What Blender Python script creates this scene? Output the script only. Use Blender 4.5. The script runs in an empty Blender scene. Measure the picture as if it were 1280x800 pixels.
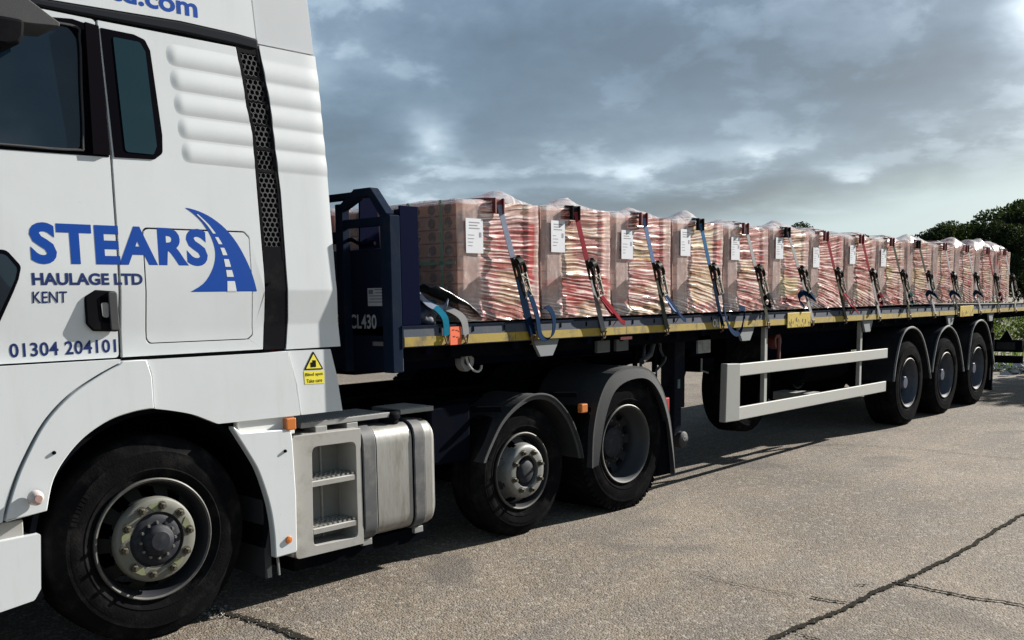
import bpy, bmesh, math, random
import numpy as np
from mathutils import Vector, Matrix, noise

sc = bpy.context.scene
COL = sc.collection
RNG = random.Random(7)
PI = math.pi

# ------------------------------------------------------------------ camera
CX, CY, CZ = -2.3285, -4.2096, 1.6498
YAW, PIT, ROL, FPX, PPY = 0.72741, -0.11569, -0.01379, 1214.1, 509.6
_f = Vector((math.cos(YAW)*math.cos(PIT), math.sin(YAW)*math.cos(PIT), math.sin(PIT)))
_r = Vector((math.sin(YAW), -math.cos(YAW), 0)); _u = _r.cross(_f)
_R = _r*math.cos(ROL)+_u*math.sin(ROL); _U = -_r*math.sin(ROL)+_u*math.cos(ROL)
cam = bpy.data.cameras.new('camera'); camo = bpy.data.objects.new('camera', cam); COL.objects.link(camo)
m = Matrix.Identity(4)
for i in range(3):
    m[i][0] = _R[i]; m[i][1] = _U[i]; m[i][2] = -_f[i]; m[i][3] = (CX, CY, CZ)[i]
camo.matrix_world = m
cam.sensor_width = 36; cam.sensor_fit = 'HORIZONTAL'; cam.lens = FPX/1280*36
cam.shift_y = (PPY-400)/1280; cam.clip_start = .05; cam.clip_end = 6000
sc.camera = camo
sc.view_settings.view_transform = 'Standard'; sc.view_settings.look = 'None'
sc.view_settings.gamma = 1; sc.view_settings.use_curve_mapping = False
sc.view_settings.exposure = 1.2
sc.cycles.max_bounces = 8; sc.cycles.transparent_max_bounces = 24

# ------------------------------------------------------------------ sun and sky
SUN = Vector((2.0, -.5, 1.0)).normalized()        # direction towards the sun
sl = bpy.data.lights.new('sun', 'SUN'); sl.energy = 5.0; sl.angle = math.radians(.5); sl.color = (1, .96, .90)
so = bpy.data.objects.new('sun', sl); COL.objects.link(so)
so.rotation_euler = SUN.to_track_quat('Z', 'Y').to_euler()
W = bpy.data.worlds.new('World'); sc.world = W; W.use_nodes = True
wn, wl = W.node_tree.nodes, W.node_tree.links
wn.clear()

class G:
    """small helper for node trees"""
    def __init__(s, tree): s.t = tree; s.n = tree.nodes; s.l = tree.links
    def new(s, kind, **kw):
        n = s.n.new(kind)
        for k, v in kw.items(): setattr(n, k, v)
        return n
    def put(s, sock, v):
        if isinstance(v, (int, float)): sock.default_value = v
        elif isinstance(v, tuple): sock.default_value = v if len(v) == len(sock.default_value) else (*v, 1)[:len(sock.default_value)]
        else: s.l.new(v, sock)
    def m(s, op, a, b=0.0, c=0.0, clamp=False):
        n = s.new('ShaderNodeMath', operation=op); n.use_clamp = clamp
        for i, v in enumerate((a, b, c)): s.put(n.inputs[i], v)
        return n.outputs[0]
    def mix(s, f, a, b, mode='MIX'):
        n = s.new('ShaderNodeMix', data_type='RGBA', blend_type=mode)
        s.put(n.inputs[0], f); s.put(n.inputs[6], a); s.put(n.inputs[7], b)
        return n.outputs[2]
    def ramp(s, f, stops):
        n = s.new('ShaderNodeValToRGB'); e = n.color_ramp.elements
        while len(e) > 1: e.remove(e[0])
        e[0].position = stops[0][0]; e[0].color = (*stops[0][1], 1)
        for p, c in stops[1:]:
            q = e.new(p); q.color = (*c, 1)
        s.put(n.inputs[0], f); return n.outputs[0]
    def sm(s, x, a, b):
        n = s.new('ShaderNodeMapRange', interpolation_type='SMOOTHSTEP')
        s.put(n.inputs[0], x); n.inputs[1].default_value = a; n.inputs[2].default_value = b
        return n.outputs[0]
    def coord(s, which='Object'): return s.new('ShaderNodeTexCoord').outputs[which]
    def noise(s, v, scale, detail=3, rough=.5, dist=0.0, out=0):
        n = s.new('ShaderNodeTexNoise'); s.put(n.inputs['Vector'], v)
        n.inputs['Scale'].default_value = scale; n.inputs['Detail'].default_value = detail
        n.inputs['Roughness'].default_value = rough; n.inputs['Distortion'].default_value = dist
        return n.outputs[out]
    def vscale(s, v, sc_):
        n = s.new('ShaderNodeVectorMath', operation='MULTIPLY'); s.put(n.inputs[0], v); n.inputs[1].default_value = sc_
        return n.outputs[0]

g = G(W.node_tree)
sky = g.new('ShaderNodeTexSky', sky_type='NISHITA'); sky.sun_disc = False
sky.sun_elevation = math.asin(SUN.z); sky.sun_rotation = math.atan2(SUN.x, SUN.y)
sky.air_density = 1.2; sky.dust_density = 2.0
D = g.coord('Generated')
sx = g.new('ShaderNodeSeparateXYZ'); g.put(sx.inputs[0], D)
dx, dy, dz = sx.outputs
az = g.m('ARCTAN2', dy, dx)
el = g.m('ARCSINE', dz)
def cmb(x, y, z):
    n = g.new('ShaderNodeCombineXYZ'); g.put(n.inputs[0], x); g.put(n.inputs[1], y); g.put(n.inputs[2], z); return n.outputs[0]
# clouds as a flat deck overhead: stretched horizontally near the horizon
elp = g.m('ADD', g.m('MAXIMUM', el, 0.0), .05)
CV = cmb(dx, dy, g.m('MULTIPLY', g.m('LOGARITHM', elp, 2.718), .50))
wob = g.noise(CV, 5, 4, .55)
n1 = g.noise(CV, 2.9, 6, .52, .1)
n2 = g.noise(CV, 8.5, 8, .54, .12)
n3 = g.noise(CV, 26.0, 5, .6)
wz = g.m('MULTIPLY', g.m('SUBTRACT', wob, .5), .16)
wz2 = g.m('MULTIPLY', g.m('SUBTRACT', n2, .5), .07)
def blob(a0, e0, ra, re):
    x = g.m('DIVIDE', g.m('SUBTRACT', g.m('ADD', az, wz), a0), ra)
    y = g.m('DIVIDE', g.m('SUBTRACT', g.m('ADD', el, wz2), e0), re)
    return g.m('EXPONENT', g.m('MULTIPLY', g.m('ADD', g.m('MULTIPLY', x, x), g.m('MULTIPLY', y, y)), -1))
base = g.m('ADD', g.m('MULTIPLY', n1, .52), g.m('ADD', g.m('MULTIPLY', n2, .50), g.m('MULTIPLY', n3, .16)))
# large masses of the cloud deck: amount > 0 is a bright gap or sunlit edge, < 0 a dark belly
val = g.m('SUBTRACT', base, .60)
val = g.m('ADD', val, g.m('MULTIPLY', g.sm(n2, .51, .60), .12))
val = g.m('SUBTRACT', val, g.m('MULTIPLY', g.sm(el, .26, .60), .16))
for a0, e0, ra, re, amt in [
    (.56, .228, .25, .050, -.30), (.40, .19, .14, .04, -.16), (.88, .135, .05, .035, -.16), (.75, .22, .10, .05, -.03),
    (.785, .155, .030, .026, .34), (.93, .20, .09, .06, .10), (.60, .128, .12, .009, .24), (.66, .104, .11, .010, .17),
    (.48, .140, .05, .010, .20), (.40, .112, .035, .012, .24), (.30, .145, .05, .012, .10), (.235, .235, .045, .035, .60), (.90, .21, .07, .03, .10), (.25, .20, .06, .08, .12),
    (.84, .10, .06, .015, .10), (.62, .07, .30, .016, -.10), (.50, .09, .10, .014, -.14), (.36, .10, .12, .012, -.10)]:
    val = g.m('ADD', val, g.m('MULTIPLY', blob(a0, e0, ra, re), amt))
cc = g.ramp(g.m('ADD', g.m('MULTIPLY', val, 1.35), .40), [
    (0.0, (.105, .142, .175)), (.22, (.15, .20, .245)), (.42, (.235, .29, .335)), (.60, (.37, .43, .465)), (.80, (.62, .665, .67)), (1.0, (.92, .95, .95))])
# pale clear band low down, stronger towards the sun side
low = g.m('SUBTRACT', 1.0, g.sm(g.m('ADD', el, g.m('ADD', wz2, g.m('MULTIPLY', g.m('MINIMUM', g.m('MAXIMUM', az, 0.0), 1.0), .17))), .125, .185))
cc = g.mix(g.m('MULTIPLY', low, .90), cc, (.60, .69, .66))
skyc = g.mix(.90, sky.outputs[0], g.vscale(cc, (3.85, 4.42, 5.15)))
# the ground half of the world stays dull
skyc = g.mix(g.sm(el, -.02, 0.0), (.7, .66, .6), skyc)
bg = g.new('ShaderNodeBackground'); g.put(bg.inputs[0], skyc); bg.inputs[1].default_value = .1
wo = g.new('ShaderNodeOutputWorld'); g.l.new(bg.outputs[0], wo.inputs[0])

# ------------------------------------------------------------------ object helpers
def tag(o, label=None, cat=None, group=None, kind=None):
    if label: o['label'] = label
    if cat: o['category'] = cat
    if group: o['group'] = group
    if kind: o['kind'] = kind
    return o
def empty(name, loc=(0, 0, 0), rz=0, parent=None):
    o = bpy.data.objects.new(name, None); COL.objects.link(o); o.location = loc; o.rotation_euler = (0, 0, rz)
    o.empty_display_size = .2
    if parent: o.parent = parent
    return o
def link(name, me, mat=None, parent=None, loc=None):
    if mat is not None and not me.materials:
        for q in (mat if isinstance(mat, (list, tuple)) else [mat]): me.materials.append(q)
    o = bpy.data.objects.new(name, me); COL.objects.link(o)
    if parent: o.parent = parent
    if loc is not None: o.location = loc
    return o
def bevel(o, w, seg=2, ang=30):
    b = o.modifiers.new('edge', 'BEVEL'); b.width = w; b.segments = seg; b.limit_method = 'ANGLE'; b.angle_limit = math.radians(ang)
    return o
def smooth(o, ang=35):
    me = o.data
    me.polygons.foreach_set('use_smooth', [True]*len(me.polygons))
    me.set_sharp_from_angle(angle=math.radians(ang))
    return o
def copy_tree(o, parent=None):
    c = o.copy(); COL.objects.link(c)
    if parent: c.parent = parent
    for ch in list(o.children): copy_tree(ch, c)
    return c

class MB:
    def __init__(s): s.v = []; s.f = []; s.mi = []; s.cur = 0
    def add(s, vs, fs):
        o = len(s.v); s.v += [tuple(p) for p in vs]; s.f += [[i+o for i in q] for q in fs]; s.mi += [s.cur]*len(fs); return s
    def box(s, x0, x1, y0, y1, z0, z1):
        return s.add([(x0, y0, z0), (x1, y0, z0), (x1, y1, z0), (x0, y1, z0), (x0, y0, z1), (x1, y0, z1), (x1, y1, z1), (x0, y1, z1)],
            [(0, 3, 2, 1), (4, 5, 6, 7), (0, 1, 5, 4), (1, 2, 6, 5), (2, 3, 7, 6), (3, 0, 4, 7)])
    def hexa(s, P): return s.add(P, [(0, 3, 2, 1), (4, 5, 6, 7), (0, 1, 5, 4), (1, 2, 6, 5), (2, 3, 7, 6), (3, 0, 4, 7)])
    def prism(s, pts, a, b, axis='y'):
        """outline extruded from a to b along an axis; pts are (x,z) for y, (y,z) for x, (x,y) for z"""
        n = len(pts)
        area = sum(pts[i][0]*pts[(i+1) % n][1]-pts[(i+1) % n][0]*pts[i][1] for i in range(n))
        if area < 0: pts = pts[::-1]
        f = {'y': lambda p, t: (p[0], t, p[1]), 'x': lambda p, t: (t, p[0], p[1]), 'z': lambda p, t: (p[0], p[1], t)}[axis]
        vs = [f(p, a) for p in pts]+[f(p, b) for p in pts]
        fs = [list(range(n)), list(range(2*n-1, n-1, -1))]+[[i, i+n, (i+1) % n+n, (i+1) % n] for i in range(n)]
        if axis != 'y': fs = [q[::-1] for q in fs]
        return s.add(vs, fs)
    def tube(s, pts, r, n=8, cap=True):
        pts = [Vector(p) for p in pts]; rings = []; o = len(s.v); prev = None
        rr = r if isinstance(r, (list, tuple)) else [r]*len(pts)
        for i, p in enumerate(pts):
            d = (pts[min(i+1, len(pts)-1)]-pts[max(i-1, 0)]).normalized()
            a = prev if prev and abs(prev.dot(d)) < .99 else (Vector((0, 0, 1)) if abs(d.z) < .9 else Vector((1, 0, 0)))
            a = (a-d*a.dot(d)).normalized(); b = d.cross(a); prev = a
            for k in range(n):
                t = 2*PI*k/n; s.v.append(tuple(p+(a*math.cos(t)+b*math.sin(t))*rr[i]))
        for i in range(len(pts)-1):
            for k in range(n):
                s.f.append([o+i*n+k, o+i*n+(k+1) % n, o+(i+1)*n+(k+1) % n, o+(i+1)*n+k]); s.mi.append(s.cur)
        if cap:
            s.f.append([o+k for k in range(n)][::-1]); s.mi.append(s.cur)
            s.f.append([o+(len(pts)-1)*n+k for k in range(n)]); s.mi.append(s.cur)
        return s
    def lathe(s, prof, c=(0, 0, 0), n=48, axis='y', closed=False):
        """prof: (radius, offset along axis)"""
        o = len(s.v); k = len(prof)
        for i in range(n):
            t = 2*PI*i/n; ct, st = math.cos(t), math.sin(t)
            for r, h in prof:
                p = (r*ct, h, r*st) if axis == 'y' else ((h, r*ct, r*st) if axis == 'x' else (r*ct, r*st, h))
                s.v.append((c[0]+p[0], c[1]+p[1], c[2]+p[2]))
        for i in range(n):
            for j in range(k-1 if not closed else k):
                a, b = j, (j+1) % k; i2 = (i+1) % n
                q = [o+i*k+a, o+i2*k+a, o+i2*k+b, o+i*k+b]
                s.f.append(q if axis == 'y' else q[::-1]); s.mi.append(s.cur)
        return s
    def ribbon(s, pts, wv, t):
        """flat webbing: centre line pts, width vector wv (or a list), thickness t"""
        pts = [Vector(p) for p in pts]; o = len(s.v); L = len(pts)
        for i, p in enumerate(pts):
            w = Vector(wv[i] if isinstance(wv, list) else wv)
            d = (pts[min(i+1, L-1)]-pts[max(i-1, 0)]).normalized()
            nn = d.cross(w).normalized()*t/2; h = w/2
            for q in (p-h-nn, p+h-nn, p+h+nn, p-h+nn): s.v.append(tuple(q))
        for i in range(L-1):
            for k in range(4):
                s.f.append([o+i*4+k, o+i*4+(k+1) % 4, o+(i+1)*4+(k+1) % 4, o+(i+1)*4+k]); s.mi.append(s.cur)
        s.f.append([o+3, o+2, o+1, o]); s.f.append([o+(L-1)*4+k for k in range(4)]); s.mi += [s.cur]*2
        return s
    def mesh(s, name='m', fix=True):
        me = bpy.data.meshes.new(name); me.from_pydata(s.v, [], s.f)
        if any(s.mi): me.polygons.foreach_set('material_index', s.mi)
        if fix:
            b = bmesh.new(); b.from_mesh(me); bmesh.ops.recalc_face_normals(b, faces=b.faces); b.to_mesh(me); b.free()
        me.validate(); me.update(); return me
    def build(s, name, mat=None, parent=None, loc=None, bev=0, sm=None, label=None, fix=True):
        o = link(name, s.mesh(name, fix), mat, parent, loc)
        if sm: smooth(o, sm)
        if bev: bevel(o, bev)
        if label: o['label'] = label
        return o

def rnd(pts, r, n=5):
    """round the corners of an outline; r is one radius or a list"""
    out = []; L = len(pts)
    for i, p in enumerate(pts):
        ri = r[i] if isinstance(r, (list, tuple)) else r
        if ri <= 0: out.append(tuple(p)); continue
        P = Vector(p); a = Vector(pts[i-1])-P; b = Vector(pts[(i+1) % L])-P
        la, lb = a.length, b.length; a.normalize(); b.normalize()
        ang = a.angle(b)
        if ang > PI-.05: out.append(tuple(p)); continue
        d = min(ri/math.tan(ang/2), la*.48, lb*.48)
        A, B = P+a*d, P+b*d
        for k in range(n+1):
            t = k/n; out.append(tuple((1-t)**2*A+2*t*(1-t)*P+t*t*B))
    return out
def curve(pts, n=4, closed=False):
    """Catmull-Rom through points of any dimension"""
    P = [np.array(p, float) for p in pts]; L = len(P); out = []
    for i in range(L-1):
        p0, p1, p2, p3 = P[max(i-1, 0)], P[i], P[i+1], P[min(i+2, L-1)]
        for k in range(n):
            t = k/n; out.append(tuple(.5*((2*p1)+(-p0+p2)*t+(2*p0-5*p1+4*p2-p3)*t*t+(-p0+3*p1-3*p2+p3)*t**3)))
    out.append(tuple(P[-1])); return out

def lerp(a, b, t): return a+(b-a)*t
# ------------------------------------------------------------------ materials
MATS = {}
def mat(name, col, rough=.5, metal=0, spec=.5, dirt=0, dirtcol=(.12, .10, .08), dscale=4, coat=0, bump=0, bscale=60, grain=0, gscale=30, stretch=None, emit=None, alpha=None, rvar=0):
    if name in MATS: return MATS[name]
    if max(col) < .045 and not coat and spec == .5: spec = .15
    M = bpy.data.materials.new(name); M.use_nodes = True; q = G(M.node_tree); b = q.n['Principled BSDF']
    c = col; oc = q.coord('Object')
    if stretch: oc = q.vscale(oc, stretch)
    if grain:
        n = q.noise(oc, gscale, 4, .6)
        c = q.mix(n, tuple(x*(1-grain) for x in col), tuple(min(1, x*(1+grain)) for x in col))
    if dirt:
        n = q.noise(oc, dscale, 6, .65)
        c = q.mix(q.m('MULTIPLY', q.sm(n, .45, .75), dirt), c, dirtcol)
        q.put(b.inputs['Roughness'], q.m('ADD', rough, q.m('MULTIPLY', n, .25)))
    else: b.inputs['Roughness'].default_value = rough
    q.put(b.inputs['Base Color'], c)
    b.inputs['Metallic'].default_value = metal; b.inputs['Specular IOR Level'].default_value = spec
    if spec < .2: b.inputs['IOR'].default_value = 1.12
    if name == 'white_paint':
        sn = q.noise(q.vscale(q.coord('Object'), (9, 9, .9)), 1, 5, .65); sn2 = q.noise(q.coord('Object'), 38, 4, .7)
        sz = q.new('ShaderNodeSeparateXYZ'); q.put(sz.inputs[0], q.coord('Object'))
        lowz = q.m('SUBTRACT', 1, q.sm(sz.outputs[2], .3, 1.5))
        c = q.mix(q.m('MULTIPLY', q.sm(sn, .50, .78), q.m('ADD', .10, q.m('MULTIPLY', lowz, .30))), c, (.36, .33, .28))
        c = q.mix(q.m('MULTIPLY', q.sm(sn2, .66, .74), q.m('ADD', .12, q.m('MULTIPLY', lowz, .45))), c, (.20, .17, .13))
        q.l.new(c, b.inputs['Base Color'])
        bw = q.new('ShaderNodeBump'); bw.inputs['Strength'].default_value = .25; bw.inputs['Distance'].default_value = .01
        q.put(bw.inputs['Height'], q.noise(q.coord('Object'), 2.2, 2, .5)); q.l.new(bw.outputs[0], b.inputs['Coat Normal']); q.l.new(bw.outputs[0], b.inputs['Normal'])
    if coat: b.inputs['Coat Weight'].default_value = coat; b.inputs['Coat Roughness'].default_value = .06
    if bump:
        bn = q.new('ShaderNodeBump'); bn.inputs['Strength'].default_value = bump; bn.inputs['Distance'].default_value = .01
        q.put(bn.inputs['Height'], q.noise(oc, bscale, 5, .6)); q.l.new(bn.outputs[0], b.inputs['Normal'])
    if alpha is not None: b.inputs['Alpha'].default_value = alpha
    MATS[name] = M; return M

WHITE = mat('white_paint', (.61, .635, .64), .24, dirt=.16, dirtcol=(.44, .44, .42), dscale=2.2, coat=.35)
WHITE2 = mat('off_white_paint', (.70, .69, .65), .42, dirt=.35, dirtcol=(.40, .36, .30), dscale=6)
BLACKP = mat('black_plastic', (.007, .007, .009), .5, spec=.12, dirt=.4, dirtcol=(.022, .020, .018), dscale=5)
GREYP = mat('grey_plastic', (.032, .034, .037), .55, spec=.35, dirt=.5, dirtcol=(.065, .06, .055), dscale=5, bump=.15, bscale=300)
SEAL = mat('rubber_seal', (.003, .003, .005), .6, spec=.08)
UNDER = mat('underbody_black', (.004, .0045, .0065), .8, spec=.06, dirt=.5, dirtcol=(.012, .011, .009), dscale=6)
GLASSD = mat('tinted_glass', (.003, .011, .020), .03, spec=.55)
NAVY = mat('navy_paint', (.004, .008, .026), .5, spec=.3, dirt=.35, dirtcol=(.015, .018, .028), dscale=5)
NAVYW = mat('worn_navy_paint', (.009, .016, .032), .55, spec=.16, dirt=.6, dirtcol=(.028, .032, .042), dscale=7)
RAVE = mat('worn_blue_grey_rave', (.034, .046, .072), .55, spec=.3, dirt=.75, dirtcol=(.085, .08, .078), dscale=8, grain=.3, gscale=60)
BLUE = mat('blue_vinyl', (.002, .052, .30), .4, spec=.2)
BLUED = mat('dark_blue_vinyl', (.006, .020, .105), .4, spec=.3)
STEEL = mat('galvanised_steel', (.26, .26, .25), .5, metal=.35, dirt=.5, dirtcol=(.2, .18, .15), dscale=14, grain=.2)
ALU = mat('aluminium_rail', (.37, .37, .345), .45, metal=.15, dirt=.55, dirtcol=(.36, .33, .26), dscale=7, stretch=(1, 1, 3))
CHROME = mat('bright_metal', (.62, .62, .6), .28, metal=.9)
TANKM = mat('dusty_tank_metal', (.33, .325, .305), .34, metal=.6, dirt=.75, dirtcol=(.17, .155, .125), dscale=5, stretch=(3, 3, .7), bump=.12, bscale=12)
TANKP = mat('dusty_white_plastic', (.32, .31, .285), .5, dirt=.7, dirtcol=(.17, .155, .125), dscale=6)
STRAPM = mat('grey_tank_strap', (.07, .073, .076), .5, dirt=.5, dirtcol=(.22, .2, .17), dscale=10)
RUB = mat('tyre_rubber', (.0065, .0065, .0072), .8, spec=.10, dirt=.6, dirtcol=(.028, .026, .024), dscale=7, bump=.25, bscale=90)
RUBT = mat('dusty_tyre_rubber', (.011, .0105, .010), .8, spec=.12, dirt=.75, dirtcol=(.065, .060, .05), dscale=5, bump=.25, bscale=90)
RIMG = mat('grey_wheel_paint', (.125, .125, .105), .5, metal=.1, dirt=.7, dirtcol=(.10, .095, .08), dscale=16)
RIMS = mat('silver_wheel_paint', (.18, .18, .172), .38, metal=.4, dirt=.6, dirtcol=(.12, .12, .11), dscale=13)
RIMD = mat('dark_wheel_paint', (.016, .017, .021), .5, metal=0, spec=.2, dirt=.5, dirtcol=(.03, .03, .03), dscale=10)
RIML = mat('bare_flange_metal', (.07, .07, .064), .45, metal=.4, dirt=.5, dirtcol=(.15, .13, .11), dscale=20)
HUBD = mat('dark_hub_paint', (.006, .008, .014), .55, spec=.3, dirt=.6, dirtcol=(.05, .05, .055), dscale=22)
NUT = mat('oily_wheel_nut', (.10, .09, .065), .4, metal=.6, dirt=.5, dscale=30)
YNUT = mat('yellow_nut_pointer', (.17, .18, .09), .5, dirt=.5, dscale=30)
AMBER = mat('amber_lens', (.55, .16, .03), .25, coat=.5)
REDL = mat('red_lens', (.42, .03, .03), .25, coat=.5)
CLEARL = mat('clear_lens', (.48, .42, .40), .12, coat=1)
YTAPE = mat('yellow_reflective_tape', (.31, .21, .008), .5, dirt=.95, dirtcol=(.07, .055, .025), dscale=9, grain=.2, gscale=90)
YPLATE = mat('yellow_plate', (.44, .31, .015), .45, dirt=.7, dirtcol=(.14, .10, .03), dscale=18)
ORANGE = mat('orange_plate', (.75, .11, .02), .5, dirt=.3, dirtcol=(.3, .08, .03), dscale=20)
PAPER = mat('white_paper', (.58, .59, .62), .5)
INK = mat('grey_print', (.18, .18, .2), .6)
DECK = mat('deck_timber', (.12, .09, .06), .8, grain=.4, gscale=18, stretch=(1, 8, 1))
TAPEYEL = mat('sticker_yellow', (.80, .68, .05), .4)
TAN = mat('tan_sign', (.40, .33, .20), .5, dirt=.4)
BLKPRINT = mat('black_print', (.015, .015, .015), .5)
LETTERW = mat('grey_white_lettering', (.50, .51, .52), .5, dirt=.5, dirtcol=(.1, .1, .15), dscale=25)
CARTON = mat('tan_clay_block', (.43, .20, .12), .8, grain=.25, gscale=12, dirt=.3, dirtcol=(.22, .11, .07), dscale=9)
CARTONR = mat('red_clay_block', (.34, .115, .075), .85, grain=.25, gscale=14)
WOOD = mat('pallet_timber', (.36, .25, .15), .8, grain=.3, gscale=20, stretch=(1, 5, 5))
GREENB = mat('green_band', (.10, .26, .14), .4)
BARK = mat('bark', (.09, .07, .05), .9, grain=.4, gscale=6)

# ------------------------------------------------------------------ ground
def ground_mat():
    M = bpy.data.materials.new('worn_asphalt'); M.use_nodes = True; q = G(M.node_tree); b = q.n['Principled BSDF']
    oc = q.coord('Object')
    big = q.noise(oc, .42, 6, .62); mid = q.noise(oc, 1.9, 5, .6); fine = q.noise(oc, 75, 3, .65)
    vo = q.new('ShaderNodeTexVoronoi'); q.put(vo.inputs['Vector'], oc); vo.inputs['Scale'].default_value = 95
    vo2 = q.new('ShaderNodeTexVoronoi'); q.put(vo2.inputs['Vector'], oc); vo2.inputs['Scale'].default_value = 42
    c = q.ramp(big, [(.30, (.084, .064, .046)), (.48, (.150, .119, .086)), (.68, (.240, .192, .140))])
    c = q.mix(q.m('MULTIPLY', q.sm(mid, .42, .72), .45), c, (.145, .130, .118))
    sp = q.new('ShaderNodeSeparateColor'); q.put(sp.inputs[0], vo.outputs['Color'])
    st = q.m('MULTIPLY', q.sm(sp.outputs[0], .62, .95), .62)
    c = q.mix(st, c, (.33, .29, .24))
    st = q.m('MULTIPLY', q.m('SUBTRACT', 1, q.sm(sp.outputs[1], .05, .38)), .68)
    c = q.mix(st, c, (.045, .040, .034))
    sp2 = q.new('ShaderNodeSeparateColor'); q.put(sp2.inputs[0], vo2.outputs['Color'])
    c = q.mix(q.m('MULTIPLY', q.sm(sp2.outputs[2], .88, .98), .35), c, (.44, .40, .34))
    c = q.mix(q.m('MULTIPLY', q.sm(fine, .4, .65), .25), c, (.12, .11, .10))
    # oil drips and damp dark stains
    oil = q.noise(oc, .9, 3, .5, .6)
    c = q.mix(q.m('MULTIPLY', q.sm(oil, .60, .72), .5), c, (.06, .055, .05))
    tread = q.noise(q.vscale(oc, (.35, 2.6, 1)), 1.2, 4, .6)
    c = q.mix(q.m('MULTIPLY', q.sm(tread, .50, .68), .34), c, (.10, .095, .09))
    q.put(b.inputs['Base Color'], c); b.inputs['Roughness'].default_value = .9; b.inputs['Specular IOR Level'].default_value = .25
    h = q.m('ADD', q.m('MULTIPLY', vo.outputs['Distance'], -.9), q.m('ADD', q.m('MULTIPLY', vo2.outputs['Distance'], -.35), q.m('MULTIPLY', mid, 1.3)))
    bn = q.new('ShaderNodeBump'); bn.inputs['Strength'].default_value = .9; bn.inputs['Distance'].default_value = .006
    q.put(bn.inputs['Height'], h); q.l.new(bn.outputs[0], b.inputs['Normal'])
    return M
GM = ground_mat()
# one sheet, finer near the lorry so that the yard is gently uneven
def grid_lines(a, b, c, d, step):
    L = [a*1.0]; x = b
    while x < c: L.append(x); x += step
    return L+[c, d]
xs = [-1500, -300, -60]+[-12+i*.5 for i in range(91)]+[60, 120, 400, 1800]
ys = [-1500, -300, -60]+[-10+i*.5 for i in range(61)]+[40, 90, 400, 1800]
vs = []; 
for y in ys:
    for x in xs:
        k = 1 if (-12 <= x <= 33 and -10 <= y <= 20) else 0
        z = k*(noise.noise(Vector((x*.5, y*.5, 3)))*.004)
        vs.append((x, y, z-.004))
nx = len(xs)
fs = [(j*nx+i, j*nx+i+1, (j+1)*nx+i+1, (j+1)*nx+i) for j in range(len(ys)-1) for i in range(nx-1)]
me = bpy.data.meshes.new('ground'); me.from_pydata(vs, [], fs); me.update()
gr = link('ground', me, GM); smooth(gr, 60); tag(gr, 'worn speckled asphalt yard with cracks', kind='structure')

CRK = mat('crack_dirt', (.03, .027, .022), .95, grain=.5, gscale=60, bump=.6, bscale=120)
def crack(pts, w0, w1, seed, n=26):
    r = random.Random(seed); P = curve(pts, n); Lf = []; Rt = []; mid = []
    for i, p in enumerate(P):
        t = i/(len(P)-1)
        a = P[max(i-1, 0)]; b = P[min(i+1, len(P)-1)]; d = Vector((b[0]-a[0], b[1]-a[1])).normalized(); nn = Vector((-d.y, d.x))
        w = (w0+(w1-w0)*t)*1.3*(.75+.9*noise.noise(Vector((i*.37, seed*3.1, 0)))+.35*r.random())*min(1, t*8+.1, (1-t)*8+.1)
        j = (r.random()-.5)*.003+.014*noise.noise(Vector((i*.22, 7.0, seed)))+.02*noise.noise(Vector((p[0]*3, p[1]*3, seed)))
        c = Vector((p[0], p[1]))+nn*j
        w = max(w, .002); e1, e2 = .75+.8*noise.noise(Vector((i*.5, 3, seed)))+.1*r.random(), .75+.8*noise.noise(Vector((i*.5, 9, seed)))+.1*r.random()
        Lf.append((c.x+nn.x*w*e1, c.y+nn.y*w*e1, .003)); Rt.append((c.x-nn.x*w*e2, c.y-nn.y*w*e2, .003))
    v = Lf+Rt; L = len(P)
    f = [(i, i+L, i+1+L, i+1) for i in range(L-1)]
    m_ = MB(); m_.add(v, f); o = m_.build('ground_crack', CRK, fix=False); tag(o, 'dark ragged crack running through the asphalt', kind='structure')
    # crumbled stones on its lips
    return [(Vector(a[:2])*k+Vector(b[:2])*(1-k)) for a, b in zip(Lf, Rt) for k in (r.random(), r.random())]

_RAYM = (_R, _U, _f)
def gp(u, v, z=0.0):
    d = _f+_R*((u-640)/FPX)-_U*((v-PPY)/FPX); t = (z-CZ)/d.z
    return (CX+d.x*t, CY+d.y*t)
lips = []
for k, (L, w0, w1) in enumerate([
    ([(1330, 620), (1280, 643), (1235, 669), (1180, 701), (1135, 722), (1108, 734), (1060, 757), (1010, 780), (960, 803), (900, 840)], .016, .018),
    ([(1112, 728), (1140, 731), (1170, 738), (1215, 747), (1250, 751), (1300, 760)], .016, .010),
    ([(1013, 746), (1030, 749), (1060, 753)], .012, .008),
    ([(1068, 731), (1085, 731)], .010, .006),
    ([(262, 762), (300, 770), (330, 780), (362, 791), (400, 806)], .026, .022),
    ([(990, 790), (1020, 799), (1050, 812)], .006, .006),
    ([(865, 716), (905, 726), (950, 737), (1000, 744)], .003, .004),
    ([(960, 562), (1040, 556), (1130, 560), (1230, 570), (1290, 575)], .004, .004)]):
    lp = crack([gp(*p) for p in L], w0, w1, k+1)
    lips += lp if k in (0, 4) else lp[::9]
SM = MB(); r = random.Random(5)
def pebble(x, y, s, z=.002):
    pts = []
    for a in range(5):
        t = a*2*PI/5+r.random(); pts.append((x+s*math.cos(t)*(.6+.5*r.random()), y+s*math.sin(t)*(.6+.5*r.random()), z))
    top = (x+s*.2*(r.random()-.5), y, z+s*(.5+.5*r.random()))
    SM.add(pts+[top], [(i, (i+1) % 5, 5) for i in range(5)])
for p in lips:
    if r.random() < .4: pebble(p.x+r.gauss(0, .02), p.y+r.gauss(0, .02), .002+.006*r.random()**2)
for i in range(1500):
    x, y = r.uniform(-.5, 12), r.uniform(-3.2, .4); pebble(x, y, .0015+.0045*r.random()**3)
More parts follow.
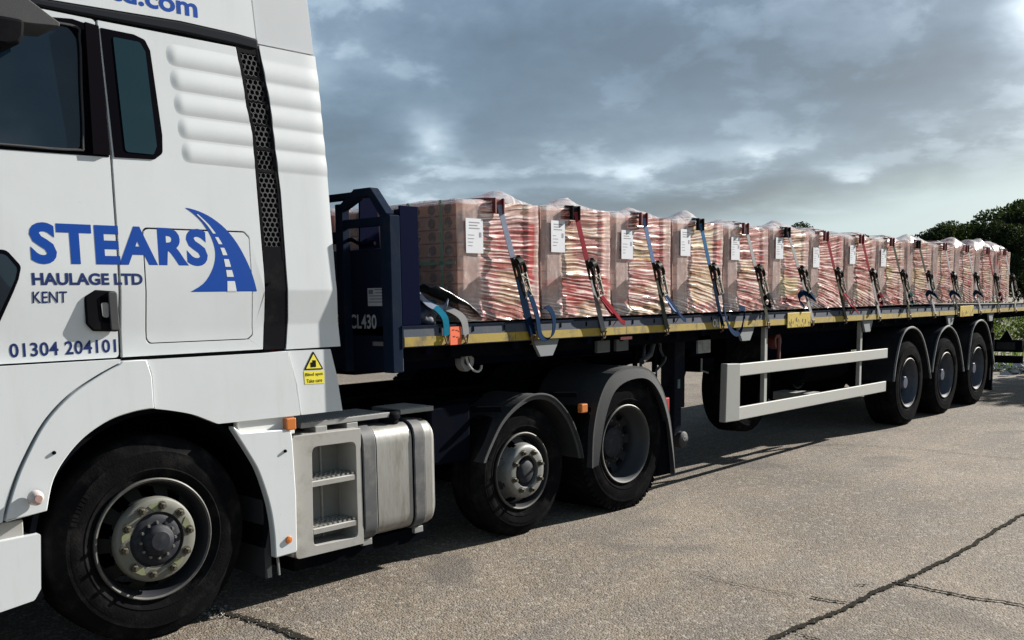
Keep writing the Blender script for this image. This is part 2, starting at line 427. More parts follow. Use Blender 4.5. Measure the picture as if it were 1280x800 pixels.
for i in range(60):
    p = gp(262+r.uniform(-8, 25), 764+r.uniform(-6, 8)); pebble(p[0], p[1], .004+.010*r.random()**2)
tag(SM.build('loose_stones', mat('loose_stone', (.28, .25, .21), .9, grain=.5, gscale=5), fix=False), 'loose grit and small stones on the asphalt', kind='stuff')

# ------------------------------------------------------------------ wheels
def tyre_profile(R, w, rr):
    """outer face towards -y at y=0, inner at y=w; bead radius rr"""
    b = .016
    return [(rr, .030), (rr+.012, .012), (rr+.035, .004), (rr+.05, -b*.6), (rr+.056, -b*.6-.0025), (rr+.062, -b*.6), ((rr+R)/2, -b), ((rr+R)/2+.012, -b+.0035), (R-.075, -b+.003), (R-.07, -b*.2-.004),
        (R-.045, .004), (R-.022, .012), (R-.008, .028), (R, .045),
        (R+.001, w*.22), (R-.014, w*.225), (R-.014, w*.245), (R+.001, w*.25), (R+.002, w*.42), (R-.014, w*.425), (R-.014, w*.445), (R+.002, w*.45),
        (R+.002, w*.57), (R-.014, w*.575), (R-.014, w*.595), (R+.002, w*.60), (R+.001, w*.77), (R-.014, w*.775), (R-.014, w*.795), (R+.001, w*.80),
        (R, w-.045), (R-.008, w-.028), (R-.045, w-.004), ((rr+R)/2, w+b), (rr+.012, w-.012), (rr, w-.03)]
def tyre_mesh(R, w, rr, blocks=0, flat=.012):
    m_ = MB(); m_.lathe(tyre_profile(R, w, rr), n=72)
    if blocks:     # shoulder tread lugs
        for i in range(blocks):
            t = 2*PI*i/blocks; dt = .62*PI/blocks
            for y0, y1 in ((.012, .05), (w-.05, w-.012)):
                P = []
                for rad in (R-.030, R+.003):
                    for a, y in ((t-dt, y0), (t+dt, y0), (t+dt, y1), (t-dt, y1)):
                        yy = y-(.008 if rad < R and y0 < .02 and y == y0 else 0)
                        P.append((rad*math.cos(a), yy, rad*math.sin(a)))
                m_.hexa(P)
    # the load flattens the tyre on the ground and pushes the wall out
    v2 = []
    for x, y, z in m_.v:
        if z < -R+flat: z = -R+flat+(z+R-flat)*.05
        if z < -.6*R and y < .03: y -= .012*min(1, (-.6*R-z)/(.35*R))
        v2.append((x, y, z))
    m_.v = v2
    return m_.mesh('tyre')
def torus_text_band(R0, R1, n, seed):      # raised lettering blocks on the tyre wall
    m_ = MB(); r = random.Random(seed)
    a = 0
    for s0 in (0.3, 2.4, 4.5):
        a = s0
        for k in range(n):
            da = .022+.022*r.random(); P = []
            for y in (-.0155, -.0172):
                for rr, t in ((R0, a), (R1, a), (R1, a+da), (R0, a+da)): P.append((rr*math.cos(t), y, rr*math.sin(t)))
            m_.hexa(P); a += da+.014
    return m_.mesh('sidewall_lettering')
def nut_mesh(r=.016, h=.035, pointer=True):
    m_ = MB(); m_.lathe([(0, -h), (r*.62, -h), (r*.66, -h*.55), (r, -h*.5), (r*1.02, 0)], n=6); m_.lathe([(r*1.45, -.004), (r*1.45, 0)], n=14); m_.lathe([(0, -.004), (r*1.45, -.004)], n=14)
    return m_.mesh('wheel_nut')
NUTM = nut_mesh()
def disc_with_holes(prof, hr0, hr1, nh, rad_n=80):
    """lathe shell whose faces between radii hr0 and hr1 open up in nh hand holes"""
    m_ = MB(); n = rad_n; k = len(prof)
    vs = []
    for i in range(n):
        t = 2*PI*i/n
        for r_, h in prof: vs.append((r_*math.cos(t), h, r_*math.sin(t)))
    fs = []
    for i in range(n):
        ph = (i+.5)/n*nh % 1
        for j in range(k-1):
            rm = (prof[j][0]+prof[j+1][0])/2
            if hr0 < rm < hr1:
                xx = (ph-.5)*2*PI*rm/nh; yy = rm-(hr0+hr1)/2
                if (xx/.036)**2+(yy/((hr1-hr0)/2))**2 < 1.05: continue
            i2 = (i+1) % n; fs.append([i*k+j, i2*k+j, i2*k+j+1, i*k+j+1])
    m_.add(vs, fs); return m_.mesh('disc')

TY = {}
TY['front'] = tyre_mesh(.505, .30, .288, 0)
TY['mid'] = tyre_mesh(.455, .27, .256, 0)
TY['drive'] = tyre_mesh(.515, .295, .290, 60)
TY['trailer'] = tyre_mesh(.525, .37, .292, 0)
LET = torus_text_band(.40, .43, 9, 1); LETM = torus_text_band(.345, .37, 8, 2); LETT = torus_text_band(.39, .425, 8, 3)
DISC_F = disc_with_holes([(.262, .085), (.256, .080), (.250, .074), (.242, .066), (.234, .058), (.226, .050), (.218, .042), (.212, .030), (.206, .012), (.202, -.004), (.196, -.016), (.188, -.021), (.160, -.023), (.135, -.024), (.130, -.020), (.130, .02)], .206, .258, 10)
DISC_M = disc_with_holes([(.232, .075), (.226, .068), (.220, .058), (.212, .046), (.205, .034), (.198, .020), (.192, .0), (.186, -.02), (.178, -.034), (.165, -.040), (.140, -.042), (.112, -.042), (.108, -.036), (.108, .02)], .194, .228, 8)
DISC_D = disc_with_holes([(.258, .150), (.248, .158), (.238, .162), (.228, .166), (.218, .170), (.208, .174), (.200, .178), (.190, .182), (.130, .184), (.125, .16)], .203, .252, 10)

def rim_barrel(rr, depth, w, lip=.0):
    m_ = MB(); m_.lathe([(rr+.004, .022), (rr+.010, .004+lip), (rr+.004, -.003+lip), (rr-.006, 0+lip), (rr-.012, .012), (rr-.016, .03), (rr-.022, .05), (rr-.026, .085), (rr-.040, .11), (rr-.042, w*.55), (rr-.028, w*.75), (rr-.022, w-.02), (rr+.004, w-.012)], n=72)
    return m_.mesh('rim')
def make_wheel(kind, parent, loc, phase=0, face_out=True, alt=None):
    W_ = empty('wheel', loc, 0 if face_out else PI, parent)
    t = link('tyre', TY[kind], RUBT if kind == 'trailer' else RUB, W_); smooth(t, 26)
    if kind == 'front':
        link('sidewall_lettering', LET, RUB, W_)['kind'] = 'stuff'
        o = link('rim', WM['rim_front'], RIMD, W_); smooth(o)
        o = link('rim_flange', WM['fl_front'], RIML, W_); smooth(o)
        o = link('wheel_disc', DISC_F, mat('shaded_disc_grey', (.026, .026, .023), .5, dirt=.6, dirtcol=(.03, .028, .024), dscale=16), W_); smooth(o, 40)  # shade of the deep bowl painted in, darker than the nut ring
        o = link('nut_ring', WM['ring_front'], RIMG, W_); smooth(o, 40)
        o = link('hub', WM['hub_front'], HUBD, W_); smooth(o, 40)
        for i in range(10):
            a = 2*PI*i/10+phase; n = link('wheel_nut', NUTM, NUT, W_, (.1675*math.cos(a), -.024, .1675*math.sin(a)))
            if i % 2 == 0:
                n = link('nut_pointer', WM['pointer'], YNUT, W_, (0, 0, 0)); n.rotation_euler = (0, -a-.0, 0)
        for i in range(12):
            a = 2*PI*i/12; link('hub_bolt', WM['bolt'], RIMG, W_, (.088*math.cos(a), -.030, .088*math.sin(a)))
    elif kind == 'mid':
        link('sidewall_lettering', LETM, RUB, W_)['kind'] = 'stuff'
        o = link('rim', WM['rim_mid'], RIMD, W_); smooth(o)
        o = link('rim_flange', WM['fl_mid'], mat('worn_flange_metal', (.07, .068, .06), .5, metal=.4, dirt=.5), W_); smooth(o)
        o = link('wheel_disc', DISC_M, RIMS, W_); smooth(o, 40)
        o = link('hub', WM['hub_mid'], HUBD, W_); smooth(o, 40)
        for i in range(8):
            a = 2*PI*i/8+phase; link('wheel_nut', NUTM, RIMS, W_, (.1375*math.cos(a), -.042, .1375*math.sin(a)))
    elif kind == 'drive':
        o = link('rim', WM['rim_drive'], mat('grey_barrel_paint', (.045, .048, .054), .45, metal=.2, dirt=.6, dirtcol=(.06, .055, .05), dscale=12), W_); smooth(o)
        o = link('rim_flange', WM['fl_drive'], RIML, W_); smooth(o)
        o = link('wheel_disc', DISC_D, RIMD, W_); smooth(o, 40)
        o = link('hub', WM['hub_drive'], HUBD, W_); smooth(o, 40)
        for i in range(10):
            a = 2*PI*i/10+phase; link('wheel_nut', NUTM, NUT, W_, (.1675*math.cos(a), .184, .1675*math.sin(a)))
    else:
        link('sidewall_lettering', LETT, RUBT, W_)['kind'] = 'stuff'
        o = link('rim', WM['rim_trailer'], mat('dull_barrel_paint', (.08, .088, .11), .45, metal=.3, dirt=.5, dirtcol=(.05, .045, .04), dscale=10), W_); smooth(o)
        o = link('rim_flange', WM['fl_drive'], RIML, W_); smooth(o)
        o = link('wheel_disc', DISC_D, RIMD, W_); smooth(o, 40)
        o = link('hub', WM['hub_trailer'], mat('hub_cap_paint', (.025, .033, .065), .4, dirt=.4), W_); smooth(o, 40)
        for i in range(10):
            a = 2*PI*i/10+phase; link('wheel_nut', NUTM, NUT, W_, (.1675*math.cos(a), .184, .1675*math.sin(a)))
    return W_
WM = {}
WM['rim_front'] = rim_barrel(.288, .1, .30); WM['rim_mid'] = rim_barrel(.256, .1, .27); WM['rim_drive'] = rim_barrel(.290, .1, .295); WM['rim_trailer'] = rim_barrel(.292, .1, .37)
def flange(rr): return MB().lathe([(rr+.001, -.004), (rr+.010, -.008), (rr+.016, -.004), (rr+.016, .01), (rr+.001, .012)], n=72, closed=True).mesh('rim_flange')
WM['fl_front'] = flange(.284); WM['fl_mid'] = flange(.252); WM['fl_drive'] = flange(.288)
WM['hub_front'] = MB().lathe([(.132, .0), (.130, -.016), (.118, -.024), (.100, -.028), (.080, -.030), (.074, -.050), (.066, -.058), (.050, -.060), (.046, -.064), (0, -.066)], n=40).mesh('hub')
WM['hub_mid'] = MB().lathe([(.112, 0), (.108, -.010), (.085, -.004), (.080, -.03), (.060, -.040), (.03, -.044), (0, -.044)], n=40).mesh('hub')
WM['hub_drive'] = MB().lathe([(.135, .184), (.128, .150), (.118, .12), (.10, .112), (.06, .108), (0, .106)], n=40).mesh('hub')
WM['hub_trailer'] = MB().lathe([(.128, .184), (.118, .135), (.095, .10), (.078, .08), (.075, .045), (.068, .035), (0, .033)], n=40).mesh('hub')
WM['ring_front'] = MB().lathe([(.209, .012), (.208, -.002), (.203, -.018), (.196, -.024), (.160, -.0255), (.138, -.0255), (.134, -.018)], n=64).mesh('nut_ring')
WM['bolt'] = MB().lathe([(0, -.012), (.007, -.012), (.008, 0)], n=6).mesh('hub_bolt')
_p = MB(); _p.prism([(.150, -.012), (.150, .012), (.136, .034), (.160, .070), (.172, .054), (.182, .012), (.182, -.012)], -.028, -.0245); WM['pointer'] = _p.mesh('nut_pointer')

# ------------------------------------------------------------------ tractor unit
TYAW, XD = -0.0323, 3.7871
tractor = empty('tractor_unit', (-0.0384, 0.123, 0), TYAW)
tag(tractor, 'white sleeper cab lorry tractor with blue STEARS lettering, coupled in front of the flatbed trailer', 'lorry')

def prof(z):
    """how far the cab side steps inward (+y) at a height"""
    if z > 1.69: return .022*(z-1.69)
    if z > 1.51: return .020*(1.69-z)/.18
    return .020
LV = [1.51, 1.69, 2.2]
def panel(name, pts, material, parent, t=.03, y=0.0, holes=(), bev=.006, follow=True, levels=LV, sm=30):
    b = bmesh.new(); es = []
    for loop in (pts, *holes):
        vv = [b.verts.new((p[0], y, p[1])) for p in loop]
        for i in range(len(vv)): es.append(b.edges.new((vv[i], vv[(i+1) % len(vv)])))
    bmesh.ops.triangle_fill(b, use_beauty=True, use_dissolve=False, edges=es)
    if follow:
        for z in levels:
            geo = list(b.verts)+list(b.edges)+list(b.faces)
            bmesh.ops.bisect_plane(b, geom=geo, plane_co=(0, 0, z), plane_no=(0, 0, 1))
    bmesh.ops.recalc_face_normals(b, faces=b.faces)
    if sum(f.normal.y*f.calc_area() for f in b.faces) > 0: bmesh.ops.reverse_faces(b, faces=b.faces)
    e = bmesh.ops.extrude_face_region(b, geom=list(b.faces))
    back = [q for q in e['geom'] if isinstance(q, bmesh.types.BMVert)]
    bmesh.ops.translate(b, verts=back, vec=(0, t, 0))
    bmesh.ops.recalc_face_normals(b, faces=b.faces)
    if follow:
        for v in b.verts: v.co.y += prof(v.co.z)
    me = bpy.data.meshes.new(name); b.to_mesh(me); b.free()
    o = link(name, me, material, parent)
    if sm: smooth(o, sm)
    if bev: bevel(o, bev, 2, 40)
    return o

def text(name, s, x0, z0, width, height, material, parent, y=-.0009, bold=0.0, shear=0, rot=0.0, follow=True, spacing=1.0, frame='y', x=0.0, thick=.0015):
    """lettering fitted to a box: x0,z0 lower left; cap height; on a side plane (frame y) or a plane facing -x (frame x)"""
    cu = bpy.data.curves.new(name, 'FONT'); cu.body = s; cu.size = 1; cu.offset = bold; cu.shear = shear; cu.space_character = spacing; cu.resolution_u = 4
    tmp = bpy.data.objects.new(name, cu); COL.objects.link(tmp)
    dg = bpy.context.evaluated_depsgraph_get(); dg.update()
    me = bpy.data.meshes.new_from_object(tmp.evaluated_get(dg)); bpy.data.objects.remove(tmp); bpy.data.curves.remove(cu)
    co = np.array([v.co[:] for v in me.vertices]); lo, hi = co.min(0), co.max(0)
    sxx = width/(hi[0]-lo[0]); szz = height/(hi[1]-lo[1])
    b = bmesh.new(); b.from_mesh(me)
    for v in b.verts:
        px, pz = (v.co.x-lo[0])*sxx, (v.co.y-lo[1])*szz
        a, c = px*math.cos(rot)-pz*math.sin(rot), px*math.sin(rot)+pz*math.cos(rot)
        if frame == 'y': v.co = Vector((x0+a, y, z0+c))
        else: v.co = Vector((x, x0-a, z0+c))
    bmesh.ops.triangulate(b, faces=b.faces)
    if follow and frame == 'y':
        for z in LV: bmesh.ops.bisect_plane(b, geom=list(b.verts)+list(b.edges)+list(b.faces), plane_co=(0, 0, z), plane_no=(0, 0, 1))
        for v in b.verts: v.co.y += prof(v.co.z)
    for f in b.faces:
        f.smooth = False; f.normal_update()
        if (f.normal.y > 0 if frame == 'y' else f.normal.x > 0): f.normal_flip()
    b.to_mesh(me); b.free(); me.materials.clear()
    m2 = bpy.data.meshes.new(name); m2.from_pydata([v.co[:] for v in me.vertices], [], [p.vertices[:] for p in me.polygons if p.area > 1e-9]); m2.update(); bpy.data.meshes.remove(me); me = m2
    o = link(name, me, material, parent)
    return o

# cab shell behind the panels (both sides, roof, front)
cab = MB()
cab.prism([(-1.42, .62), (-1.44, 1.3), (-1.36, 1.9), (-1.22, 2.3), (-1.08, 2.95), (-.80, 3.42), (-.55, 3.60), (.62, 3.66), (.66, 2.93), (.66, 1.03), (.63, 1.03), (.55, 1.10), (.30, 1.22), (0, 1.26), (-.30, 1.22), (-.50, 1.06), (-.70, .70)], .045, 2.40)
cab_o = cab.build('cab_body', BLACKP, tractor, bev=.012)
# white outer skin of the far side, roof and nose
sk = MB()
sk.prism([(-1.44, .62), (-1.46, 1.3), (-1.38, 1.9), (-1.24, 2.3), (-1.10, 2.95), (-.82, 3.44), (-.56, 3.62), (.62, 3.68), (.66, 2.93), (.66, 1.03), (.30, 1.20), (0, 1.24), (-.35, 1.22), (-.55, 1.0), (-.72, .66)], 2.41, 2.46)
sk.prism([(-1.445, 1.30), (-1.47, 1.30), (-1.45, .62), (-1.425, .62)], .06, 2.41)
sk.prism([(-.555, 3.605), (-.56, 3.64), (.62, 3.70), (.62, 3.665)], .06, 2.41)
sk.prism([(-1.085, 2.96), (-1.12, 2.97), (-.84, 3.46), (-.56, 3.64), (-.55, 3.61), (-.81, 3.43)], .06, 2.41)
sk.build('cab_skin', WHITE, tractor, bev=.01)
ws = MB().prism([(-1.365, 1.9), (-1.385, 1.9), (-1.245, 2.3), (-1.11, 2.95), (-1.085, 2.95), (-1.225, 2.3)], .16, 2.30).build('windscreen', GLASSD, tractor)

# door
door = panel('door', rnd([(-1.16, 1.386), (-.136, 1.386), (-.124, 1.83), (-.124, 2.30), (-.150, 2.893), (-.40, 2.895), (-1.05, 2.84), (-1.20, 2.30), (-1.30, 1.9), (-1.30, 1.55)], [.02, .02, 0, 0, .02, 0, .1, 0, 0, .1]), WHITE, tractor,
    holes=[rnd([(-1.12, 2.275), (-.235, 2.292), (-.205, 2.33), (-.196, 2.80), (-.235, 2.870), (-.98, 2.80)], [.06, .0, .03, 0, .05, .1])])
panel('window_surround', rnd([(-1.12, 2.275), (-.127, 2.294), (-.127, 2.30), (-.143, 2.862), (-.25, 2.878), (-.98, 2.80)], [.06, 0, 0, 0, 0, .1]), SEAL, door, t=.012, y=-.003,
    holes=[rnd([(-1.08, 2.30), (-.268, 2.312), (-.238, 2.35), (-.228, 2.79), (-.262, 2.845), (-.95, 2.775)], [.06, .0, .03, 0, .05, .1])], bev=.003)
panel('window_glass', rnd([(-1.09, 2.29), (-.26, 2.302), (-.228, 2.34), (-.218, 2.79), (-.25, 2.855), (-.96, 2.785)], [.06, .0, .03, 0, .05, .1]), GLASSD, door, t=.006, y=.006, bev=0)
MB().tube([(x, prof(z)-.004, z) for x, z in curve([(-1.08, 2.298), (-.6, 2.305), (-.28, 2.312), (-.243, 2.345), (-.232, 2.6), (-.226, 2.79), (-.26, 2.848), (-.6, 2.82)], 5)], .006, 6).build('window_seal', GREYP, door, sm=60)
MB().prism([(-.205, 2.30), (-.130, 2.302), (-.146, 2.862), (-.205, 2.868)], -.002, .012).build('pillar_trim', mat('dark_pillar_trim', (.006, .005, .007), .4, spec=.12), door)
# door handle: bow, rim, and a flat black plate painted as the cup's shade
hd = MB(); hd.prism(rnd([(-.286, 1.668), (-.236, 1.700), (-.132, 1.692), (-.132, 1.505), (-.255, 1.512), (-.284, 1.545)], .02), -.003, .014)
ho = hd.build('door_handle', BLACKP, door, bev=.008, sm=40)
MB().prism(rnd([(-.228, 1.668), (-.156, 1.664), (-.158, 1.545), (-.222, 1.552)], .02), -.0042, .000).build('cup_shade', SEAL, ho)
MB().prism(rnd([(-.215, 1.640), (-.180, 1.64), (-.182, 1.57), (-.210, 1.575)], .012), -.006, -.002).build('lock_barrel', STEEL, ho)
MB().prism(rnd([(-.182, 1.690), (-.140, 1.688), (-.137, 1.512), (-.178, 1.512)], .012), -.013, -.003).build('handle_grip', GREYP, ho, bev=.004, sm=40)
# kerb window low in the door
panel('kerb_window_frame', rnd([(-1.0, 1.88), (-.60, 1.868), (-.545, 1.80), (-.560, 1.745), (-.655, 1.54), (-.76, 1.50), (-1.0, 1.50)], [.05, .04, .03, .02, .05, .05, .05]), SEAL, door, t=.01, y=-.003, bev=.003)
panel('kerb_window', rnd([(-.98, 1.86), (-.606, 1.85), (-.562, 1.79), (-.575, 1.745), (-.665, 1.56), (-.76, 1.52), (-.98, 1.52)], [.05, .04, .03, .02, .05, .05, .05]), GLASSD, door, t=.004, y=-.005, bev=0)

# rear side wall of the sleeper
ventL = [(2.907, .555), (2.735, .586), (2.620, .598), (2.486, .624), (2.32, .630), (2.108, .637), (1.784, .649), (1.537, .647), (1.378, .634)]
ventR = [(2.914, .687), (2.792, .708), (2.637, .734), (2.439, .748), (2.197, .770), (1.785, .780), (1.533, .788), (1.378, .770)]
def interp(T_, z):
    zs = [a for a, b in T_][::-1]; xs_ = [b for a, b in T_][::-1]
    return float(np.interp(z, zs, xs_))
wavy = lambda z: .006*math.cos((z-2.86)/.112*2*PI) if 2.3 < z < 2.86 else 0
LP = [(interp(ventL, z)-.004, z) for z in np.linspace(2.893, 1.386, 50)]
hat = rnd([(.004, 1.986), (.543, 1.988), (.572, 1.961), (.576, 1.462), (.547, 1.440), (.012, 1.442), (-.001, 1.465)], [.03, .02, .02, .02, .02, .03, .01])
def inset(pts, d):
    c = Vector((sum(p[0] for p in pts)/len(pts), sum(p[1] for p in pts)/len(pts)))
    return [(c.x+(p[0]-c.x)*(1-d/.29), c.y+(p[1]-c.y)*(1-d/.27)) for p in pts]
wall = panel('sleeper_side', [(-.117, 1.386), (-.112, 1.83), (-.112, 2.30), (-.138, 2.893)]+LP, WHITE, tractor, holes=[hat])
panel('locker_hatch', inset(hat, .006), WHITE, tractor, t=.02, y=-.0005, bev=.004)
# side window of the sleeper
panel('side_window_frame', rnd([(-.104, 2.296), (-.128, 2.862), (.026, 2.860), (.078, 2.845), (.101, 2.80), (.134, 2.42), (.130, 2.335), (.088, 2.303)], [.005, .005, 0, .02, .02, 0, .03, .02]), SEAL, wall, t=.006, y=-.004, bev=.002)
panel('side_window', rnd([(-.052, 2.325), (-.074, 2.831), (.052, 2.830), (.076, 2.79), (.102, 2.365), (.084, 2.325)], [.02, .01, .02, .01, .02, .01]), mat('side_glass', (.006, .024, .032), .03, spec=.55), wall, t=.003, y=-.0062, bev=0)
# embossed ribs
RZ0, RZ1, NR = 2.858, 2.300, 5
def ribh(z):
    t = (RZ0-z)/(RZ0-RZ1)*NR
    if t < 0 or t > NR: return 0
    f = t % 1
    return .0060*max(0, math.sin(PI*f**1.25))**1.0
def sst(x): x = max(0, min(1, x)); return x*x*(3-2*x)
rb = MB(); nxr, nzr = 26, 120; vv = []
for j in range(nzr+1):
    z = 2.872-(2.872-2.288)*j/nzr
    t = max(0, min(NR-.001, (RZ0-z)/(RZ0-RZ1)*NR)); f = t % 1
    xl = .165+.012*int(t)+.0
    xr = interp(ventL, z)-.006
    for i in range(nxr+1):
        u = (i/nxr)**1.6; x = xl-.01+(xr-xl+.01)*u
        edge = .012+.02*(2*abs(f-.5))**2
        h = ribh(z)*sst((x-xl-edge*.4)/.055)
        vv.append((x, prof(z)+.0006-h, z))
ff = [(j*(nxr+1)+i, (j+1)*(nxr+1)+i, (j+1)*(nxr+1)+i+1, j*(nxr+1)+i+1) for j in range(nzr) for i in range(nxr)]
rb.add(vv, ff); o = rb.build('embossed_ribs', WHITE, wall, fix=False); smooth(o, 70)

# black intake column with honeycomb openings
vc = MB(); zz = list(np.linspace(2.907, 1.378, 60))
outl = [(interp(ventL, z), z) for z in zz]+[(interp(ventR, z), z) for z in zz[::-1]]
vent_back = panel('intake_column', outl, BLACKP, tractor, t=.03, y=.012, bev=0)
groups = [(2.868, 2.768), (2.750, 2.648), (2.636, 2.534), (2.522, 2.420), (2.398, 2.308), (2.288, 1.915)]
hx = MB()
def hexcell(cx_, cz_, R_, r_, y0, y1):
    P = []
    for rad, yy in ((R_, y0), (r_, y0), (r_*.94, y1)):
        for k in range(6):
            a = PI/6+k*PI/3; x, z = cx_+rad*math.cos(a), cz_+rad*math.sin(a)
            P.append((x, yy+prof(z), z))
    fs_ = []
    for k in range(6):
        k2 = (k+1) % 6
        fs_ += [(k, k2, 6+k2, 6+k), (6+k, 6+k2, 12+k2, 12+k)]
    hx.add(P, fs_)
Rh = .0165
for ti, (za, zb) in enumerate(groups):
    rows = int(round((za-zb)/(Rh*1.5))); pz = (za-zb)/rows
    for rI in range(rows):
        z = za-(rI+.5)*pz; xc = (interp(ventL, z)+interp(ventR, z))/2
        for cI in range(4):
            x = xc+(cI-1.5+(.5 if rI % 2 else 0)-.25)*Rh*math.sqrt(3)
            hexcell(x, z, Rh, Rh*.80, .004, .022)
ho_ = hx.build('honeycomb_mesh', GREYP, vent_back, fix=False); ho_['kind'] = 'stuff'
# solid face of the column between and beside the openings
GV = mat('dark_column_plastic', (.009, .009, .011), .5, spec=.15, dirt=.5, dirtcol=(.032, .03, .028), dscale=6)
for (za, zb) in [(2.905, 2.872), (2.766, 2.752), (2.646, 2.638), (2.532, 2.524), (2.418, 2.400), (2.306, 2.290)]:
    n = 4; P = [(interp(ventL, z)+.001, z) for z in np.linspace(za, zb, n)]+[(interp(ventR, z)-.001, z) for z in np.linspace(zb, za, n)]
    panel('column_bar', P, GV, vent_back, t=.012, y=.002, bev=.002)
n = 16; P = [(interp(ventL, z)+.001, z) for z in np.linspace(1.915, 1.382, n)]+[(interp(ventR, z)-.001, z) for z in np.linspace(1.382, 1.915, n)]
panel('column_cover', P, GV, vent_back, t=.012, y=.002, bev=.002)
for side, T_ in ((1, ventL), (-1, ventR)):
    P = [(interp(T_, z), z) for z in zz[:42]]+[(interp(T_, z)+side*.016, z) for z in zz[:42][::-1]]
    panel('column_edge', P, GV, vent_back, t=.012, y=.001, bev=0)
MB().lathe([(.007, -.004), (.007, 0)], c=(.672, prof(1.725), 1.725), n=12).build('column_screw', SEAL, vent_back)

# side deflector behind the column
defE = [(2.925, 1.033), (2.76, 1.046), (2.554, 1.058), (2.323, 1.074), (2.132, 1.081), (1.744, 1.097), (1.56, 1.112), (1.378, 1.128)]
dm = MB(); NX, NZ = 14, 220; vv = []
for j in range(NZ+1):
    z = 2.925+(1.378-2.925)*j/NZ; xl, xr = interp(ventR, z)+.003, interp(defE, z)
    for i in range(NX+1):
        u = i/NX; x = xl+(xr-xl)*u
        h = ribh(z)*.8
        vv.append((x, prof(z)-.001-h+.05*max(0, u-.75)**2, z))
nf = len(vv); ff = [(j*(NX+1)+i, (j+1)*(NX+1)+i, (j+1)*(NX+1)+i+1, j*(NX+1)+i+1) for j in range(NZ) for i in range(NX)]
vv += [(x, y+.02, z) for x, y, z in vv]
ff += [(a+nf, d+nf, c+nf, b+nf) for a, b, c, d in ff]
for j in range(NZ):
    a, b = j*(NX+1)+NX, (j+1)*(NX+1)+NX; ff.append((a, b, b+nf, a+nf))
    a, b = j*(NX+1), (j+1)*(NX+1); ff.append((b, a, a+nf, b+nf))
for i in range(NX): ff.append((i, i+1, i+1+nf, i+nf)); a = NZ*(NX+1)+i; ff.append((a+1, a, a+nf, a+1+nf))
dm.add(vv, ff); defl = dm.build('side_deflector', WHITE, tractor); smooth(defl, 50)
# roof side above the gutter
panel('roof_side', rnd([(-1.0, 2.90), (-.42, 2.938), (.267, 2.965), (.557, 2.960), (.672, 2.953), (.645, 3.30), (.60, 3.64), (-.55, 3.58), (-.80, 3.40)], [0, 0, 0, 0, 0, 0, .08, .1, .1]), WHITE, tractor, t=.04, y=.0)
panel('gutter_trim', [(-1.08, 2.845), (-.42, 2.903), (.267, 2.912), (.54, 2.906), (.680, 2.905), (.684, 2.950), (.557, 2.956), (.267, 2.960), (-.40, 2.934), (-1.02, 2.885)], mat('grey_gutter', (.022, .024, .028), .5), tractor, t=.03, y=-.006, bev=.008)
panel('roof_deflector', rnd([(.688, 2.936), (.662, 3.30), (.64, 3.62), (.82, 3.60), (.985, 3.40), (1.008, 3.18), (1.030, 2.936)], [0, 0, .05, .1, .1, 0, 0]), mat('shaded_deflector_grey', (.44, .46, .475), .35, coat=.3, dirt=.2, dirtcol=(.35, .35, .33)), tractor, t=.03, y=.012)  # the shadow on the roof deflector is put into this grey

# fenders and skirts
seam = curve([(-.136, 1.362), (-.256, 1.306), (-.386, 1.228), (-.497, 1.120), (-.584, .980), (-.637, .870), (-.678, .755), (-.687, .712)], 5)
arch = curve([(-.516, .731), (-.480, .862), (-.414, .961), (-.327, 1.042), (-.213, 1.103), (-.10, 1.130), (-.02, 1.137)], 5)
panel('fender', [(-.019, 1.370), (-.136, 1.370)]+seam[1:]+arch+[(.003, 1.137), (.001, 1.29)], WHITE, tractor, t=.05, y=-.018, follow=False, bev=.012)
s2 = [(p[0]-.012, p[1]+.002) for p in seam]
panel('corner_panel', [(-.142, 1.378), (-1.35, 1.378), (-1.43, 1.1), (-1.42, .70), (-.700, .712)]+s2[::-1][1:], WHITE, tractor, t=.05, y=-.012, follow=False, bev=.010)
arch2 = curve([(.012, 1.134), (.10, 1.116), (.204, 1.088), (.29, 1.050), (.331, 1.030)], 4)
panel('side_skirt', [(.012, 1.290), (-.010, 1.368), (.634, 1.366), (.765, 1.370), (.806, 1.20), (.828, 1.022), (.345, 1.026)]+arch2[::-1], WHITE, tractor, t=.05, y=-.004, follow=False, bev=.010)
panel('lower_deflector', rnd([(.780, 1.370), (1.054, 1.366), (1.091, 1.215), (1.121, 1.019), (.848, 1.020), (.828, 1.19)], .004), WHITE, tractor, t=.03, y=.014, follow=False, bev=.008)
MB().box(.462, .80, .012, .06, .925, 1.03).build('skirt_filler', WHITE2, tractor, bev=.004)
qa = curve([(.418, .990), (.495, .863), (.555, .750), (.609, .571), (.630, .416), (.633, .276)], 5)
panel('rear_quarter', [(.420, 1.006), (.463, .967)]+[(.728, .957), (.750, .950), (.762, .932), (.766, .90), (.775, .588), (.768, .292), (.758, .281)]+qa[::-1], WHITE, tractor, t=.05, y=-.016, follow=False, bev=.012)
for x, z, r_, mt, nm in ((.716, .360, .021, AMBER, 'side_marker'), (.716, .842, .009, SEAL, 'panel_screw'), (-.470, .985, .009, SEAL, 'panel_screw')):
    MB().lathe([(0, -.009), (r_*.8, -.007), (r_, 0), (r_, .004)], c=(x, -.018, z), n=20).build(nm, mt, tractor, sm=50)
MB().box(.728, .790, -.022, .02, .950, 1.014).build('side_lamp', AMBER, tractor, bev=.006)
lm = MB().lathe([(0, -.034), (.014, -.033), (.026, -.026), (.033, -.014), (.035, 0)], c=(-.566, -.030, .800), n=28).build('marker_lamp', CLEARL, tractor, sm=50)
MB().lathe([(0, -.030), (.016, -.030), (.018, -.020)], c=(-.566, -.040, .800), n=20).build('lamp_core', mat('lamp_core', (.40, .25, .22), .3), lm)
